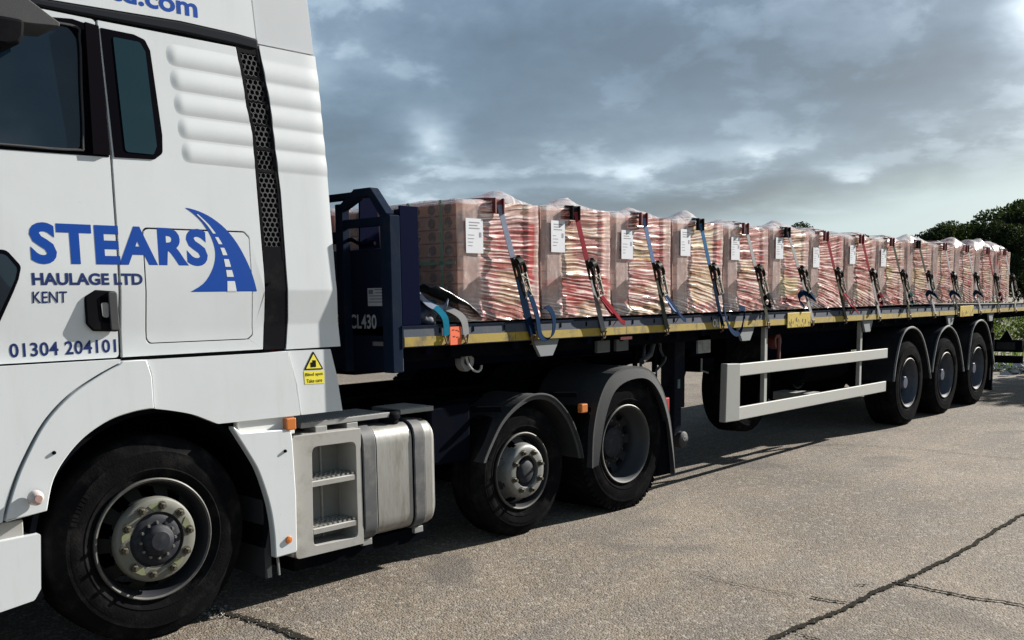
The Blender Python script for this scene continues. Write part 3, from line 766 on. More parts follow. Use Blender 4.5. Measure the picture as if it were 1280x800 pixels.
# nose: bumper end and its bracket
MB().box(-.74, -.600, .035, .12, .60, .70).build('bumper_bracket', TANKP, tractor, bev=.006)
bp = panel('bumper', rnd([(-1.44, .63), (-.710, .628), (-.545, .632), (-.560, .385), (-.590, .340), (-.73, .322), (-1.40, .30)], [.03, 0, .01, .02, .02, 0, .05]), WHITE, tractor, t=.20, y=-.004, follow=False, bev=.02)
MB().box(-1.47, -1.36, .03, 2.42, .30, .63).build('front_bumper', WHITE, tractor, bev=.03)
for yy in (.12, 1.98):
    MB().box(-1.485, -1.44, yy, yy+.40, .42, .58).build('headlight', CLEARL, tractor, bev=.02)
MB().box(-1.475, -1.40, .5, 2.0, .75, 1.25).build('front_grille', BLACKP, tractor, bev=.02)

# wheel housing
wh = MB(); pr = []
n = 30
for i in range(n+1):
    a = math.radians(-18+216*i/n); pr.append((.02+.585*math.cos(a), .52+.59*math.sin(a)))
pr2 = [(.02+.61*math.cos(math.radians(-18+216*i/n)), .52+.615*math.sin(math.radians(-18+216*i/n))) for i in range(n+1)]
for i in range(n):
    a, b, c, d = pr[i], pr[i+1], pr2[i+1], pr2[i]
    wh.hexa([(a[0], .03, a[1]), (d[0], .03, d[1]), (d[0], .75, d[1]), (a[0], .75, a[1]), (b[0], .03, b[1]), (c[0], .03, c[1]), (c[0], .75, c[1]), (b[0], .75, b[1])])
wh.build('wheel_housing', UNDER, tractor)
MB().box(.60, .64, .04, .42, .16, .60).build('mud_flap', GREYP, tractor)
MB().box(-.95, .95, .62, .72, .18, 1.05).build('splash_guard', UNDER, tractor)
MB().tube([(.665, .02, .28), (.672, .02, .17)], .008, 6).build('flap_bracket', STEEL, tractor)

# mirror
mr = MB().prism(rnd([(-.80, 2.90), (-.69, 2.87), (-.57, 2.82), (-.455, 2.752), (-.458, 2.737), (-.56, 2.728), (-.66, 2.722), (-.80, 2.73)], .006), -.34, -.12).build('mirror_arm', GREYP, tractor, bev=.012, sm=40)
MB().prism(rnd([(-.86, 2.735), (-.595, 2.735), (-.604, 2.67), (-.62, 2.64), (-.67, 2.625), (-.86, 2.62)], .02), -.36, -.10).build('mirror_head', BLACKP, mr, bev=.015, sm=40)
MB().box(-.80, -.72, -.14, .03, 2.78, 2.83).build('mirror_bracket', BLACKP, mr)

# lettering on the cab
text('company_name', 'STEARS', -.502, 1.810, .835, .180, BLUE, door, bold=.04, spacing=1.09)
text('company_line', 'HAULAGE LTD', -.505, 1.719, .497, .054, BLUED, door, bold=.038)
text('company_line', 'KENT', -.507, 1.642, .147, .050, BLUED, door, bold=.008)
text('phone_number', '01304 204101', -.611, 1.411, .466, .061, BLUED, door, bold=.02, spacing=1.05)
text('web_address', 'stearshaulageltd.com', -.93, 2.968, 1.287, .118, BLUE, tractor, bold=.025)
# road emblem: a blue carriageway curving up and left, white verge lines and dashes
road = [(.229, 1.685), (.300, 1.725), (.345, 1.78), (.370, 1.84), (.372, 1.90), (.350, 1.965), (.310, 2.025), (.265, 2.065), (.232, 2.088), (.300, 2.075), (.370, 2.045), (.440, 1.995), (.500, 1.925), (.548, 1.84), (.580, 1.76), (.598, 1.686)]
emb = panel('road_emblem', curve(road, 3), BLUE, wall, t=.0015, y=-.0009, bev=0, sm=None)
lane = [(.290, 2.060, .004), (.345, 2.010, .006), (.392, 1.945, .009), (.425, 1.875, .012), (.443, 1.80, .016), (.452, 1.745, .020), (.455, 1.685, .026)]
lc = curve(lane, 8)
for a, b in ((0, 13), (15, 19), (21, 25), (27, 31), (33, 38), (41, len(lc)-1)):
    seg = lc[a:b+1]; P = [(p[0]-p[2], p[1]) for p in seg]+[(p[0]+p[2], p[1]) for p in seg[::-1]]
    panel('lane_dash', P, WHITE, emb, t=.001, y=-.0016, bev=0, sm=None)
# blind spot sticker
st = panel('warning_sticker', [(.874, 1.256), (1.006, 1.250), (1.004, 1.180), (.878, 1.184)], TAPEYEL, tractor, t=.001, y=.0125, follow=False, bev=0)
tr = panel('warning_triangle', rnd([(.938, 1.362), (.874, 1.262), (1.002, 1.258)], .006), BLKPRINT, st, t=.001, y=.0122, follow=False, bev=0)
panel('triangle_field', [(.938, 1.345), (.888, 1.268), (.988, 1.265)], TAPEYEL, tr, t=.001, y=.0112, follow=False, bev=0)
panel('triangle_symbol', [(.918, 1.274), (.916, 1.30), (.930, 1.30), (.930, 1.312), (.952, 1.31), (.952, 1.274)], BLKPRINT, tr, t=.001, y=.0102, follow=False, bev=0)
text('sticker_print', 'Blind spot', .882, 1.222, .115, .022, BLKPRINT, st, y=.0118, follow=False, bold=.01)
text('sticker_print', 'Take care', .888, 1.190, .102, .020, BLKPRINT, st, y=.0118, follow=False, bold=.01)

# chassis of the tractor
ch = MB()
for y in (.80, 1.62): ch.box(-.9, 4.35, y, y+.07, .72, .98)
for x in (-.6, .9, 1.9, 3.0, 4.2): ch.box(x, x+.10, .87, 1.62, .74, .95)
ch.box(-.12, .12, .35, 2.1, .42, .56); ch.box(2.6, 2.76, .4, 2.1, .40, .54); ch.box(3.68, 3.9, .4, 2.1, .38, .62)
ch.lathe([(0, .9), (.22, .95), (.26, 1.2), (.22, 1.5), (0, 1.6)], c=(3.78, 0, .50), n=20)
ch.build('chassis', UNDER, tractor)
fw = MB().prism([(3.05, .98), (3.2, 1.10), (3.5, 1.16), (3.95, 1.16), (4.15, 1.10), (4.3, 1.04), (4.3, .98)], .82, 1.68).build('fifth_wheel', UNDER, tractor, bev=.01)
eng = MB(); eng.box(-.5, .95, .72, 1.75, .55, 1.25); eng.box(1.0, 1.9, 1.75, 2.4, .3, .85); eng.box(.95, 1.12, .55, 2.0, .98, 1.16); eng.build('engine_and_tank_mass', UNDER, tractor)
cat = MB()
for x0, x1, z, y0, y1 in ((.900, 1.530, .962, .10, .42), (1.63, 1.90, .966, .12, .40)):
    cat.box(x0, x1, y0, y1, z-.03, z)
ct = cat.build('catwalk', STEEL, tractor, bev=.003)
tm = MB(); r = random.Random(3)
for x0, x1, z, y0, y1 in ((.905, 1.525, .962, .105, .415), (1.635, 1.895, .966, .125, .395)):
    x = x0+.01; k = 0
    while x < x1-.01:
        y = y0+.012+(.012 if k % 2 else 0)
        while y < y1-.01:
            s_ = .0085; d_ = 1 if k % 2 else -1
            tm.prism([(x-s_, y-d_*s_), (x-s_*.3, y-d_*s_), (x+s_, y+d_*s_), (x+s_*.3, y+d_*s_)], z, z+.0025, 'z'); y += .026
        x += .016; k += 1
t_ = tm.build('tread_pattern', CHROME, ct, fix=False); t_['kind'] = 'stuff'
MB().box(.95, 3.0, .42, .80, .90, .945).build('deck_plate', UNDER, tractor)
# air lines and suzi coils behind the cab
for k, (yy, cc_) in enumerate(((1.0, (.3, .02, .02)), (1.15, (.02, .05, .25)), (1.3, (.02, .02, .02)))):
    P = [(1.15+.25*t/60+.05*math.cos(t*.9), yy+.05*math.sin(t*.9), 1.75-.5*math.sin(PI*t/60)+.1*(t/60)) for t in range(61)]
    MB().tube(P, .008, 5).build('air_line', mat('air_line_%d' % k, cc_, .5), tractor, sm=60)
MB().box(.93, 1.02, .35, .55, .87, .93).build('step_lug', STEEL, tractor, bev=.004)
MB().box(1.21, 1.29, .10, .25, .88, .93).build('tank_lug', STEEL, tractor, bev=.004)
MB().box(.98, 1.06, .08, .2, .88, .935).build('step_lug', STEEL, tractor, bev=.004)

# fuel tank with its step housing
YT = .045
def section(y0, y1, z0, z1, r0, n=6):
    return rnd([(y0, z0), (y1, z0), (y1, z1), (y0, z1)], [r0, .05, .05, r0], n)
tk = MB(); tk.prism(section(YT, .68, .232, .895, .11), 1.255, 1.80, 'x')
tank = tk.build('fuel_tank', TANKM, tractor, sm=40)
def tank_end(x0, x1, gr_, nm, m2):
    b_ = MB(); b_.prism(section(YT-gr_, .69, .232-gr_, .895+gr_, .115), x0, x1, 'x'); return b_.build(nm, m2, tank, bev=.006, sm=40)
tank_end(1.272, 1.368, .010, 'tank_strap', STRAPM); tank_end(1.660, 1.745, .010, 'tank_strap', STRAPM)
tank_end(1.368, 1.380, .004, 'strap_seal', SEAL); tank_end(1.264, 1.272, .004, 'strap_seal', SEAL); tank_end(1.648, 1.660, .004, 'strap_seal', SEAL); tank_end(1.745, 1.752, .004, 'strap_seal', SEAL)
tank_end(1.800, 1.825, -.004, 'tank_seam', TANKP); tank_end(1.825, 1.848, -.020, 'tank_end', TANKM)
cp = MB().lathe([(0, .075), (.05, .078), (.066, .070), (.070, .055), (.070, .035), (.060, .030), (.058, 0)], c=(1.565, .155, .885), n=28, axis='z').build('tank_cap', BLACKP, tank, sm=50)
for xx in (1.30, 1.70):
    MB().box(xx-.02, xx+.05, YT+.03, YT+.10, .195, .235).build('strap_bolt', STEEL, tank, bev=.004)
# housing: a rounded front with a real opening and two treads inside
hs = bmesh.new()
sh = MB()
outer = rnd([(.795, .222), (1.262, .222), (1.262, .900), (.795, .905)], [.03, .0, .0, .03])
hole = rnd([(.912, .275), (1.222, .268), (1.226, .828), (.925, .832)], [.035, .035, .04, .04])
hz = panel('step_housing', outer, TANKP, tractor, t=.30, y=YT-.005, holes=[hole], follow=False, bev=.022)
MB().box(.90, 1.25, YT+.17, YT+.19, .24, .86).build('housing_back', mat('dull_grey_recess', (.20, .19, .17), .6, dirt=.6, dirtcol=(.16, .14, .11), dscale=5), hz)
MB().box(1.09, 1.10, YT+.155, YT+.17, .27, .83).build('housing_seam', TANKP, hz)
for z in (.64, .372):
    s_ = MB().prism([(YT-.002, z-.034), (YT-.002, z-.004), (YT+.004, z), (YT+.165, z+.008), (YT+.165, z-.02), (YT+.02, z-.030)], .918, 1.220, 'x').build('step', mat('step_metal', (.36, .355, .33), .4, metal=.5, dirt=.4), hz, bev=.002)
    tt = MB()
    for i in range(9):
        x = .935+i*.033
        for yy in (.008, .045, .085, .125): tt.box(x, x+.016, YT+yy, YT+yy+.022, z+.001, z+.011)
    tt.build('step_teeth', CHROME, s_)
MB().box(.775, .80, .05, .25, .235, .91).build('housing_edge', TANKP, hz, bev=.01)
MB().box(.82, 1.8, .10, .60, .14, .225).build('tank_cradle', UNDER, tractor)

# dark box and covers ahead of the middle axle
MB().box(1.88, 2.24, .14, .75, .575, .955).build('chassis_box', mat('dark_navy_plastic', (.003, .004, .008), .6, spec=.08, dirt=.4, dirtcol=(.008, .008, .010)), tractor, bev=.02)
MB().box(1.9, 2.3, .55, .8, .5, .98).build('air_tank', UNDER, tractor)
def mudguard(name, pts, y0, y1, th, material, parent, bead=None):
    P = curve(pts, 5); m_ = MB(); L = len(P)
    inn = []
    for i, p in enumerate(P):
        a = P[max(i-1, 0)]; b = P[min(i+1, L-1)]; d = Vector((b[0]-a[0], b[1]-a[1])).normalized(); nn = Vector((d.y, -d.x))
        inn.append((p[0]+nn.x*th, p[1]+nn.y*th))
    for i in range(L-1):
        a, b, c, d = P[i], P[i+1], inn[i+1], inn[i]
        m_.hexa([(d[0], y0, d[1]), (a[0], y0, a[1]), (a[0], y1, a[1]), (d[0], y1, d[1]), (c[0], y0, c[1]), (b[0], y0, b[1]), (b[0], y1, b[1]), (c[0], y1, c[1])])
    o = m_.build(name, material, parent, sm=40)
    if bead:
        MB().tube([(p[0], y0, p[1]) for p in P], bead, 6).build('mudguard_edge', GREYP, o, sm=60)
    return o
mga = [(2.245, .566), (2.306, .664), (2.423, .816), (2.580, .919), (2.757, .969), (2.948, .931), (3.120, .784), (3.226, .598), (3.270, .463)]
mg = mudguard('mudguard', mga, .035, .45, .012, GREYP, tractor, .008)
lip = [(p[0]*.93+2.757*.07, p[1]*.93+.46*.07) for p in mga]
m_ = MB(); A = curve(mga, 5); B = curve(lip, 5)
for i in range(len(A)-1):
    m_.hexa([(A[i][0], .040, A[i][1]), (A[i+1][0], .040, A[i+1][1]), (A[i+1][0], .05, A[i+1][1]), (A[i][0], .05, A[i][1]), (B[i][0], .046, B[i][1]), (B[i+1][0], .046, B[i+1][1]), (B[i+1][0], .056, B[i+1][1]), (B[i][0], .056, B[i][1])])
m_.build('mudguard_lip', GREYP, mg, sm=50)
dga = [(3.318, .384), (3.335, .647), (3.410, .885), (3.545, 1.040), (3.766, 1.098), (4.023, 1.063), (4.195, .914), (4.308, .680), (4.365, .403), (4.393, .188)]
dg_ = mudguard('drive_mudguard', dga, -.010, .60, .014, GREYP, tractor)
lip = []
for i, p in enumerate(dga):
    w = [.07, .10, .12, .115, .10, .08, .06, .045, .03, .02][i]
    d = Vector((3.80-p[0], .50-p[1])).normalized(); lip.append((p[0]+d.x*w, p[1]+d.y*w))
m_ = MB(); A = curve(dga, 6); B = curve(lip, 6)
for i in range(len(A)-1):
    m_.hexa([(A[i][0], -.008, A[i][1]), (A[i+1][0], -.008, A[i+1][1]), (A[i+1][0], .004, A[i+1][1]), (A[i][0], .004, A[i][1]), (B[i][0], -.018, B[i][1]), (B[i+1][0], -.018, B[i+1][1]), (B[i+1][0], -.004, B[i+1][1]), (B[i][0], -.004, B[i][1])])
m_.build('mudguard_lip', GREYP, dg_, sm=50)
MB().box(4.20, 4.385, .03, .50, .19, .62).build('mud_flap', UNDER, tractor)
MB().box(3.20, 3.27, -.012, .03, .80, .865).build('side_marker', AMBER, tractor, bev=.008)
MB().box(4.40, 4.47, .10, .16, .62, .80).build('tail_lamp', REDL, tractor, bev=.01)
MB().box(4.30, 4.42, .15, 2.3, .58, .66).build('rear_crossbar', UNDER, tractor)
MB().tube([(2.30, .20, .90), (2.44, .05, .90)], .02, 8).build('guard_stay', UNDER, tractor)
MB().tube([(3.10, .20, .93), (3.22, .05, .93)], .02, 8).build('guard_stay', UNDER, tractor)

make_wheel('front', tractor, (0, .045, .494), .12)
make_wheel('mid', tractor, (2.68, .090, .445), .3)
make_wheel('drive', tractor, (3.787, .035, .503), .2)
for kind, x, z, yy in (('front', 0, .494, 2.42), ('mid', 2.68, .445, 2.36), ('drive', 3.787, .503, 2.43)):
    make_wheel(kind, tractor, (x, yy, z), .2, False)
o = link('tyre', TY['drive'], RUB, tractor, (3.787, .37, .503)); smooth(o, 26)
o = link('tyre', TY['drive'], RUB, tractor, (3.787, 1.80, .503)); smooth(o, 26)

# ------------------------------------------------------------------ trailer
trailer = empty('flatbed_trailer', (1.45, 0, 0))
tag(trailer, 'navy flatbed semi trailer with yellow striped deck edge, pale side guard and three axles', 'trailer')
OX = -1.45
def tp(m_, *a, **k):
    """trailer parts are written in yard coordinates"""
    m_.v = [(x+OX, y, z) for x, y, z in m_.v]; return m_.build(*a, parent=trailer, **k)
def tps(m_, par, *a, **k):
    m_.v = [(x+OX, y, z) for x, y, z in m_.v]; return m_.build(*a, parent=par, **k)
dz_ = lambda x: -.0052*(x-1.45)                      # the bed falls slightly towards the tail
XE = 15.05
def bar(m_, x0, x1, y0, y1, z0, z1):
    m_.hexa([(x0, y0, z0+dz_(x0)), (x1, y0, z0+dz_(x1)), (x1, y1, z0+dz_(x1)), (x0, y1, z0+dz_(x0)), (x0, y0, z1+dz_(x0)), (x1, y0, z1+dz_(x1)), (x1, y1, z1+dz_(x1)), (x0, y1, z1+dz_(x0))]); return m_
rave = tp(bar(MB(), 1.45, XE, .0, .06, 1.352, 1.478), 'side_rave', RAVE, bev=.004)
tps(bar(MB(), 1.45, XE, 2.44, 2.50, 1.352, 1.478), trailer, 'side_rave', RAVE)
# strips of yellow reflective tape, broken where hooks and plates sit
r = random.Random(11); x = 1.47
while x < XE-.1:
    L = min(r.uniform(.7, 1.3), XE-x-.02)
    tps(bar(MB(), x, x+L, -.0025, 0, 1.358, 1.413), rave, 'reflective_tape', YTAPE)
    x += L+(.004 if r.random() < .7 else .05)
tps(bar(MB(), 1.45, XE, -.006, .0, 1.470, 1.480), rave, 'rave_lip', NAVYW)
tps(bar(MB(), 1.45, 1.462, -.005, .0, 1.35, 1.48), rave, 'rave_end', NAVYW)
dk = tp(bar(MB(), 1.45, XE, .06, 2.44, 1.42, 1.474), 'deck', DECK)
rl = MB()
for k in range(0, 46):
    x = 1.75+k*.29; rl.box(x, x+.012, -.004, 0, 1.43+dz_(x), 1.462+dz_(x))
ro = tps(rl, rave, 'rope_slots', SEAL); ro['kind'] = 'stuff' 
ch = MB()
for y in (.72, 1.66):
    P = [(1.9, 1.30), (15.0, 1.25), (15.0, .95), (8.6, .92), (5.6, .93), (4.95, 1.14), (1.9, 1.18)]
    ch.prism(P, y, y+.02); ch.prism([(1.9, 1.18), (4.95, 1.14), (5.6, .93), (8.6, .92), (15.0, .95), (15, .935), (8.6, .905), (5.55, .915), (4.9, 1.125), (1.9, 1.165)], y-.06, y+.08)
for k in range(34):
    x = 1.7+k*.4; ch.box(x, x+.05, .06, 2.44, 1.30+dz_(x), 1.41+dz_(x))
ch.box(1.5, 3.4, .5, 2.0, 1.17, 1.22)
tp(ch, 'chassis_beams', mat('dark_navy_chassis', (.005, .007, .016), .7, spec=.08, dirt=.5, dirtcol=(.009, .009, .009), dscale=4))
sb = MB(); bar(sb, 1.5, XE, .10, .13, 1.26, 1.35); tp(sb, 'outer_beam', UNDER)
# headboard
hb = MB()
hb.box(1.45, 1.49, .03, 2.47, 1.21, 1.93)
head = tp(hb, 'headboard', NAVY, bev=.006)
hf = MB()
for s_ in (0, 1):
    fl = (lambda y: y) if s_ == 0 else (lambda y: 2.5-y)
    def pq(y0, y1, x0, x1, z0, z1): a, b = sorted((fl(y0), fl(y1))); hf.box(x0, x1, a, b, z0, z1)
    pq(0, .085, 1.38, 1.46, 1.21, 2.11); pq(.435, .50, 1.39, 1.45, 1.20, 2.20); pq(.17, .322, 1.385, 1.455, 2.225, 2.275)
    for (ya, za, yb, zb) in ((0, 2.11, .17, 2.275), (.50, 2.195, .315, 2.275)):
        P = [(fl(ya), za-.03), (fl(ya+(.07 if yb > ya else -.06)), za-.03), (fl(yb+(.012 if yb > ya else -.012)), zb-.055), (fl(yb), zb)]
        hf.prism(P, 1.386, 1.454, 'x')
    pq(.085, .435, 1.395, 1.445, 2.055, 2.105)
hf.box(1.395, 1.45, .31, 2.19, 2.222, 2.262)
hf.box(1.40, 1.45, .50, 2.0, 1.99, 2.04)
tps(hf, head, 'headboard_frame', NAVYW, bev=.006)
gs = MB(); gs.prism([(1.46, 1.482), (1.605, 1.482), (1.60, 2.165), (1.46, 2.165)], .0, .012); gs3 = MB(); gs3.prism([(1.46, 1.93), (1.62, 1.93), (1.60, 2.23), (1.47, 2.26)], .36, .372)
tps(gs3, head, 'gusset_plate', mat('clean_navy_paint', (.0035, .0052, .020), .55, spec=.08), bev=.002); tps(gs, head, 'gusset_plate', mat('clean_navy_paint', (.0035, .0052, .020), .55, spec=.08), bev=.002)
gs2 = MB(); gs2.box(1.495, 1.525, .02, .09, 1.482, 2.15); tps(gs2, head, 'corner_post', NAVY, bev=.004)
PLX = 1.372
text('fleet_number', 'CL430', .455+.0, 1.46, .245, .085, LETTERW, head, frame='x', x=1.443+OX, bold=.02)
stk = tps(MB().box(1.4455, 1.449, .135, .285, 1.595, 1.70), head, 'data_sticker', PAPER)
ib = MB()
ib.box(1.4435, 1.4452, .235, .275, 1.665, 1.692)
for k in range(5): ib.box(1.4435, 1.4452, .15, (.225 if k < 2 else .275)-.01*(k % 2), 1.688-k*.018-(.0), 1.693-k*.018)
tps(ib, stk, 'sticker_print', INK)
sg = tps(MB().box(1.4455, 1.449, .465, .90, 1.485, 1.545), head, 'maker_plate', TAN)
text('maker_name', 'xtrac', .595, 1.50, .115, .032, BLKPRINT, sg, frame='x', x=1.4435+OX, bold=.03)
tps(MB().box(1.443, 1.449, .13, .25, 1.36, 1.385), head, 'lamp_bracket', STEEL)
tps(MB().tube([(1.44, .60, 1.98), (1.43, .4, 1.99), (1.43, .3, 1.95), (1.44, .2, 1.96)], .012, 6), head, 'hose', SEAL)
# plates on the rave
pl = tps(MB().box(1.835, 1.932, -.010, -.004, 1.352, 1.462), rave, 'orange_plate', ORANGE)
op = MB(); 
for k, (a, b) in enumerate(((1.855, 1.44), (1.885, 1.437), (1.905, 1.43), (1.86, 1.40), (1.89, 1.395))): op.box(a, a+.018, -.0115, -.0102, b, b+.006)
tps(op, pl, 'plate_print', mat('dark_red_print', (.2, .02, .01), .5))
for x0, x1 in ((6.345, 6.845), (11.46, 12.03)):
    q_ = MB(); q_.box(x0, x1, -.014, -.004, 1.300+dz_(x0)+.025, 1.440+dz_(x0)+.028); yp = tps(q_, rave, 'yellow_plate', YPLATE, bev=.003)
    dr = MB(); rr = random.Random(int(x0))
    for k in range(26):
        a = x0+.03+rr.random()*(x1-x0-.06); b = 1.315+rr.random()*.08+dz_(x0); h = .006+.03*rr.random(); dr.box(a, a+.006+.006*rr.random(), -.0152, -.0142, b, b+h)
    d_ = tps(dr, yp, 'plate_rust', mat('rust_marks', (.09, .05, .02), .8)); d_['kind'] = 'stuff'
text('rave_mark', 'OU', 4.965+OX, 1.353, .11, .07, LETTERW, rave, y=-.006, follow=False, bold=.03)
# hook plates below the deck
for x, w0, w1, hh in ((2.787, .137, .065, .115), (5.60, .150, .070, .12), (8.39, .14, .07, .13), (11.19, .145, .07, .13), (12.99, .14, .07, .12)):
    z0 = 1.352+dz_(x); tp(MB().prism([(x-w0, z0), (x+w0, z0), (x+w0*.85, z0-hh*.35), (x+w1, z0-hh), (x-w1, z0-hh), (x-w0*.85, z0-hh*.35)], .020, .045), 'socket_plate', mat('pale_worn_steel', (.16, .175, .185), .55, dirt=.5, dirtcol=(.16, .16, .15), dscale=18), bev=.003)
# strap winch under the front corner
wi = MB(); 
for k, (rr_, yy) in enumerate(((.055, .09), (.070, .14), (.050, .20))): wi.lathe([(rr_*.5, yy), (rr_, yy), (rr_, yy+.035), (rr_*.5, yy+.035)], c=(2.08+k*.045, 0, 1.235), n=22, closed=True)
tp(wi, 'webbing_roll', mat('grey_webbing', (.20, .20, .20), .8), sm=40)
tp(MB().box(1.90, 2.30, .05, .24, 1.27, 1.345), 'winch_bracket', UNDER)
tp(MB().tube([(2.12+.07*math.cos(t/16*2*PI*.8), .07, 1.24-.075*math.sin(t/16*2*PI*.8+.5)) for t in range(17)], .008, 6), 'winch_loop', mat('pale_webbing', (.36, .36, .33), .8), sm=60)
for k, x in enumerate((3.42, 3.66)): tp(MB().box(x, x+.16, .06, .09, 1.215, 1.305), 'lashing_pocket', mat('grey_pocket', (.07, .072, .07), .7, dirt=.6), bev=.006)
tp(MB().box(3.70, 3.85, .05, .075, 1.300, 1.322), 'red_marker', REDL)
# coiled hose by the leg
P = [(4.30+.16*math.cos(t/40*2*PI), .16+.02*math.sin(t*.6), 1.13+.13*math.sin(t/40*2*PI)) for t in range(41)]
tp(MB().tube(P, .012, 6), 'coiled_hose', GREYP, sm=60)
tp(MB().tube([(4.10, .13, 1.11), (4.25, .15, 1.16), (4.32, .16, 1.28)], .025, 8), 'hose_arm', GREYP, sm=60)
tp(MB().box(4.905, 5.115, .10, .12, 1.13, 1.285), 'document_plate', mat('dirty_plate', (.22, .22, .20), .6, dirt=.7, dirtcol=(.08, .08, .07), dscale=16), bev=.004)
# landing legs
for yy in (.42, 1.88):
    lg = MB(); lg.box(5.05, 5.22, yy, yy+.15, .62, 1.30); lg.box(5.075, 5.195, yy+.02, yy+.13, .36, .66)
    lo = tp(lg, 'landing_leg', mat('leg_paint', (.012, .014, .022), .45, dirt=.5, dirtcol=(.05, .05, .05)), bev=.008)
    tps(MB().lathe([(0, -.03), (.06, -.03), (.075, -.02), (.075, .16), (0, .16)], c=(5.17, yy-.0, .33), n=20), lo, 'leg_foot', GREYP, sm=40)
    tps(MB().lathe([(.012, -.034), (.022, -.034), (.022, -.029)], c=(5.17, yy, .345), n=14, closed=True), lo, 'foot_pin', STEEL)
    tps(MB().box(5.09, 5.13, yy-.006, yy, .80, .88), lo, 'leg_label', mat('teal_label', (.05, .14, .14), .5))
br = MB(); br.tube([(5.12, .5, 1.2), (5.12, 1.9, .65)], .025, 6); br.tube([(5.12, 1.9, 1.2), (5.12, .5, .65)], .025, 6); br.tube([(5.2, .5, .7), (5.75, .7, 1.1)], .025, 6); br.box(4.62, 4.66, .35, .38, .65, 1.3); br.box(4.48, 4.51, .45, .48, .6, 1.3)
br.box(5.35, 5.60, .35, .75, .93, 1.05)
tp(br, 'leg_bracing', UNDER)
tp(MB().tube([(5.30, .30, 1.06), (5.30, .30, .95), (5.34, .25, .93)], .009, 6), 'crank_handle', STEEL)
# spare wheel carrier
t2 = link('spare_tyre', TY['trailer'], RUB, trailer, (6.55+OX, .48, .72)); smooth(t2, 26); t2.scale = (.92, .8, .92)
tp(MB().box(6.1, 7.0, .5, .9, .95, 1.25), 'spare_carrier', UNDER)
tp(MB().lathe([(0, -.02), (.02, 0), (.16, .03), (.17, .08), (.17, 1.15), (.16, 1.2), (0, 1.22)], c=(7.6, .55, .80), n=24, axis='x'), 'air_reservoir', UNDER, sm=40)
tp(MB().lathe([(.04, -.02), (.075, -.02), (.08, 0), (.08, .05), (.04, .05)], c=(6.75, .30, 1.15), n=24, closed=True), 'red_air_coupling', mat('dull_red', (.13, .015, .012), .5, dirt=.5), sm=40)
tp(MB().tube([(6.50, .15, 1.20), (6.50, .15, .95)], .02, 6), 'red_hose', mat('dull_red_hose', (.08, .010, .010), .5))
# side guard
sgd = MB(); 
def rail(z0, z1, x0, x1, sl): sgd.hexa([(x0, .028, z0), (x1, .028, z0+sl*(x1-x0)), (x1, .055, z0+sl*(x1-x0)), (x0, .055, z0), (x0, .028, z1), (x1, .028, z1+sl*(x1-x0)), (x1, .055, z1+sl*(x1-x0)), (x0, .055, z1)])
rail(.897, 1.009, 5.49, 9.02, -.0105)
tp(sgd, 'side_guard_rail', ALU, bev=.006); sgd = MB(); rail(.501, .620, 5.49, 9.0, -.0085); tp(sgd, 'side_guard_rail', ALU, bev=.006)
tp(MB().hexa([(5.27, .036, .503), (5.50, .020, .498), (5.50, .060, .498), (5.27, .10, .503), (5.29, .036, 1.022), (5.50, .020, 1.012), (5.50, .060, 1.012), (5.29, .10, 1.022)]), 'side_guard_post', mat('side_guard_post_paint', (.30, .30, .28), .5, dirt=.6, dirtcol=(.3, .28, .22)), bev=.006)
for x in (6.03, 8.28):
    q_ = MB(); q_.box(x, x+.055, .058, .10, .53, 1.34+dz_(x)); go = tp(q_, 'guard_stay', mat('guard_stay_metal', (.30, .30, .28), .5, dirt=.5), bev=.003)
sh = MB().box(7.1, 7.35, .1, .5, .52, .60); tp(sh, 'support_block', STEEL)
# axles, wheels and mudguards
XT, SP = 9.7625, 1.3583
hubs = [XT+i*SP for i in range(3)]
ax = MB()
for x in hubs:
    ax.box(x-.06, x+.06, .3, 2.2, .46, .58); ax.prism([(x-.55, .95), (x-.50, .60), (x-.1, .42), (x+.25, .45), (x+.45, .80), (x+.3, .80), (x+.1, .55), (x-.35, .70), (x-.42, .95)], .60, .72); ax.box(x+.2, x+.42, .55, .78, .6, .95)
tp(ax, 'axles', UNDER)
MPTS = [[(9.182, .572), (9.235, .80), (9.371, 1.060), (9.53, 1.165), (9.74, 1.190), (9.96, 1.140), (10.136, 1.020), (10.32, .78), (10.450, .517)],
        [(10.501, .595), (10.56, .80), (10.69, 1.03), (10.90, 1.135), (11.121, 1.156), (11.37, 1.06), (11.545, .904), (11.68, .70), (11.764, .520)],
        [(11.960, .528), (12.0, .80), (12.083, 1.057), (12.26, 1.17), (12.503, 1.195), (12.73, 1.13), (12.919, .957), (13.07, .74), (13.179, .532)]]
for i, x in enumerate(hubs):
    w_ = make_wheel('trailer', trailer, (x+OX, .040, .513), .15+i)
    w_ = make_wheel('trailer', trailer, (x+OX, 2.46, .513), .15+i, False)
    pts = [(p[0]+OX, p[1]) for p in MPTS[i]]
    mgo = mudguard('mudguard', pts, .012, .42, .010, mat('black_mudguard', (.016, .017, .02), .42, dirt=.5, dirtcol=(.05, .05, .05)), trailer)
    MB().tube([(p[0], .010, p[1]) for p in curve(pts, 5)], .014, 6).build('mudguard_edge', mat('scuffed_grey_edge', (.13, .135, .14), .45, dirt=.5, dirtcol=(.05, .05, .05), dscale=12), mgo, sm=60)
tp(MB().box(13.17, 13.20, .02, .44, .14, 1.0), 'mud_flap', BLACKP)
tp(MB().box(13.06, 13.20, .03, .3, .30, .75), 'flap_mount', BLACKP)
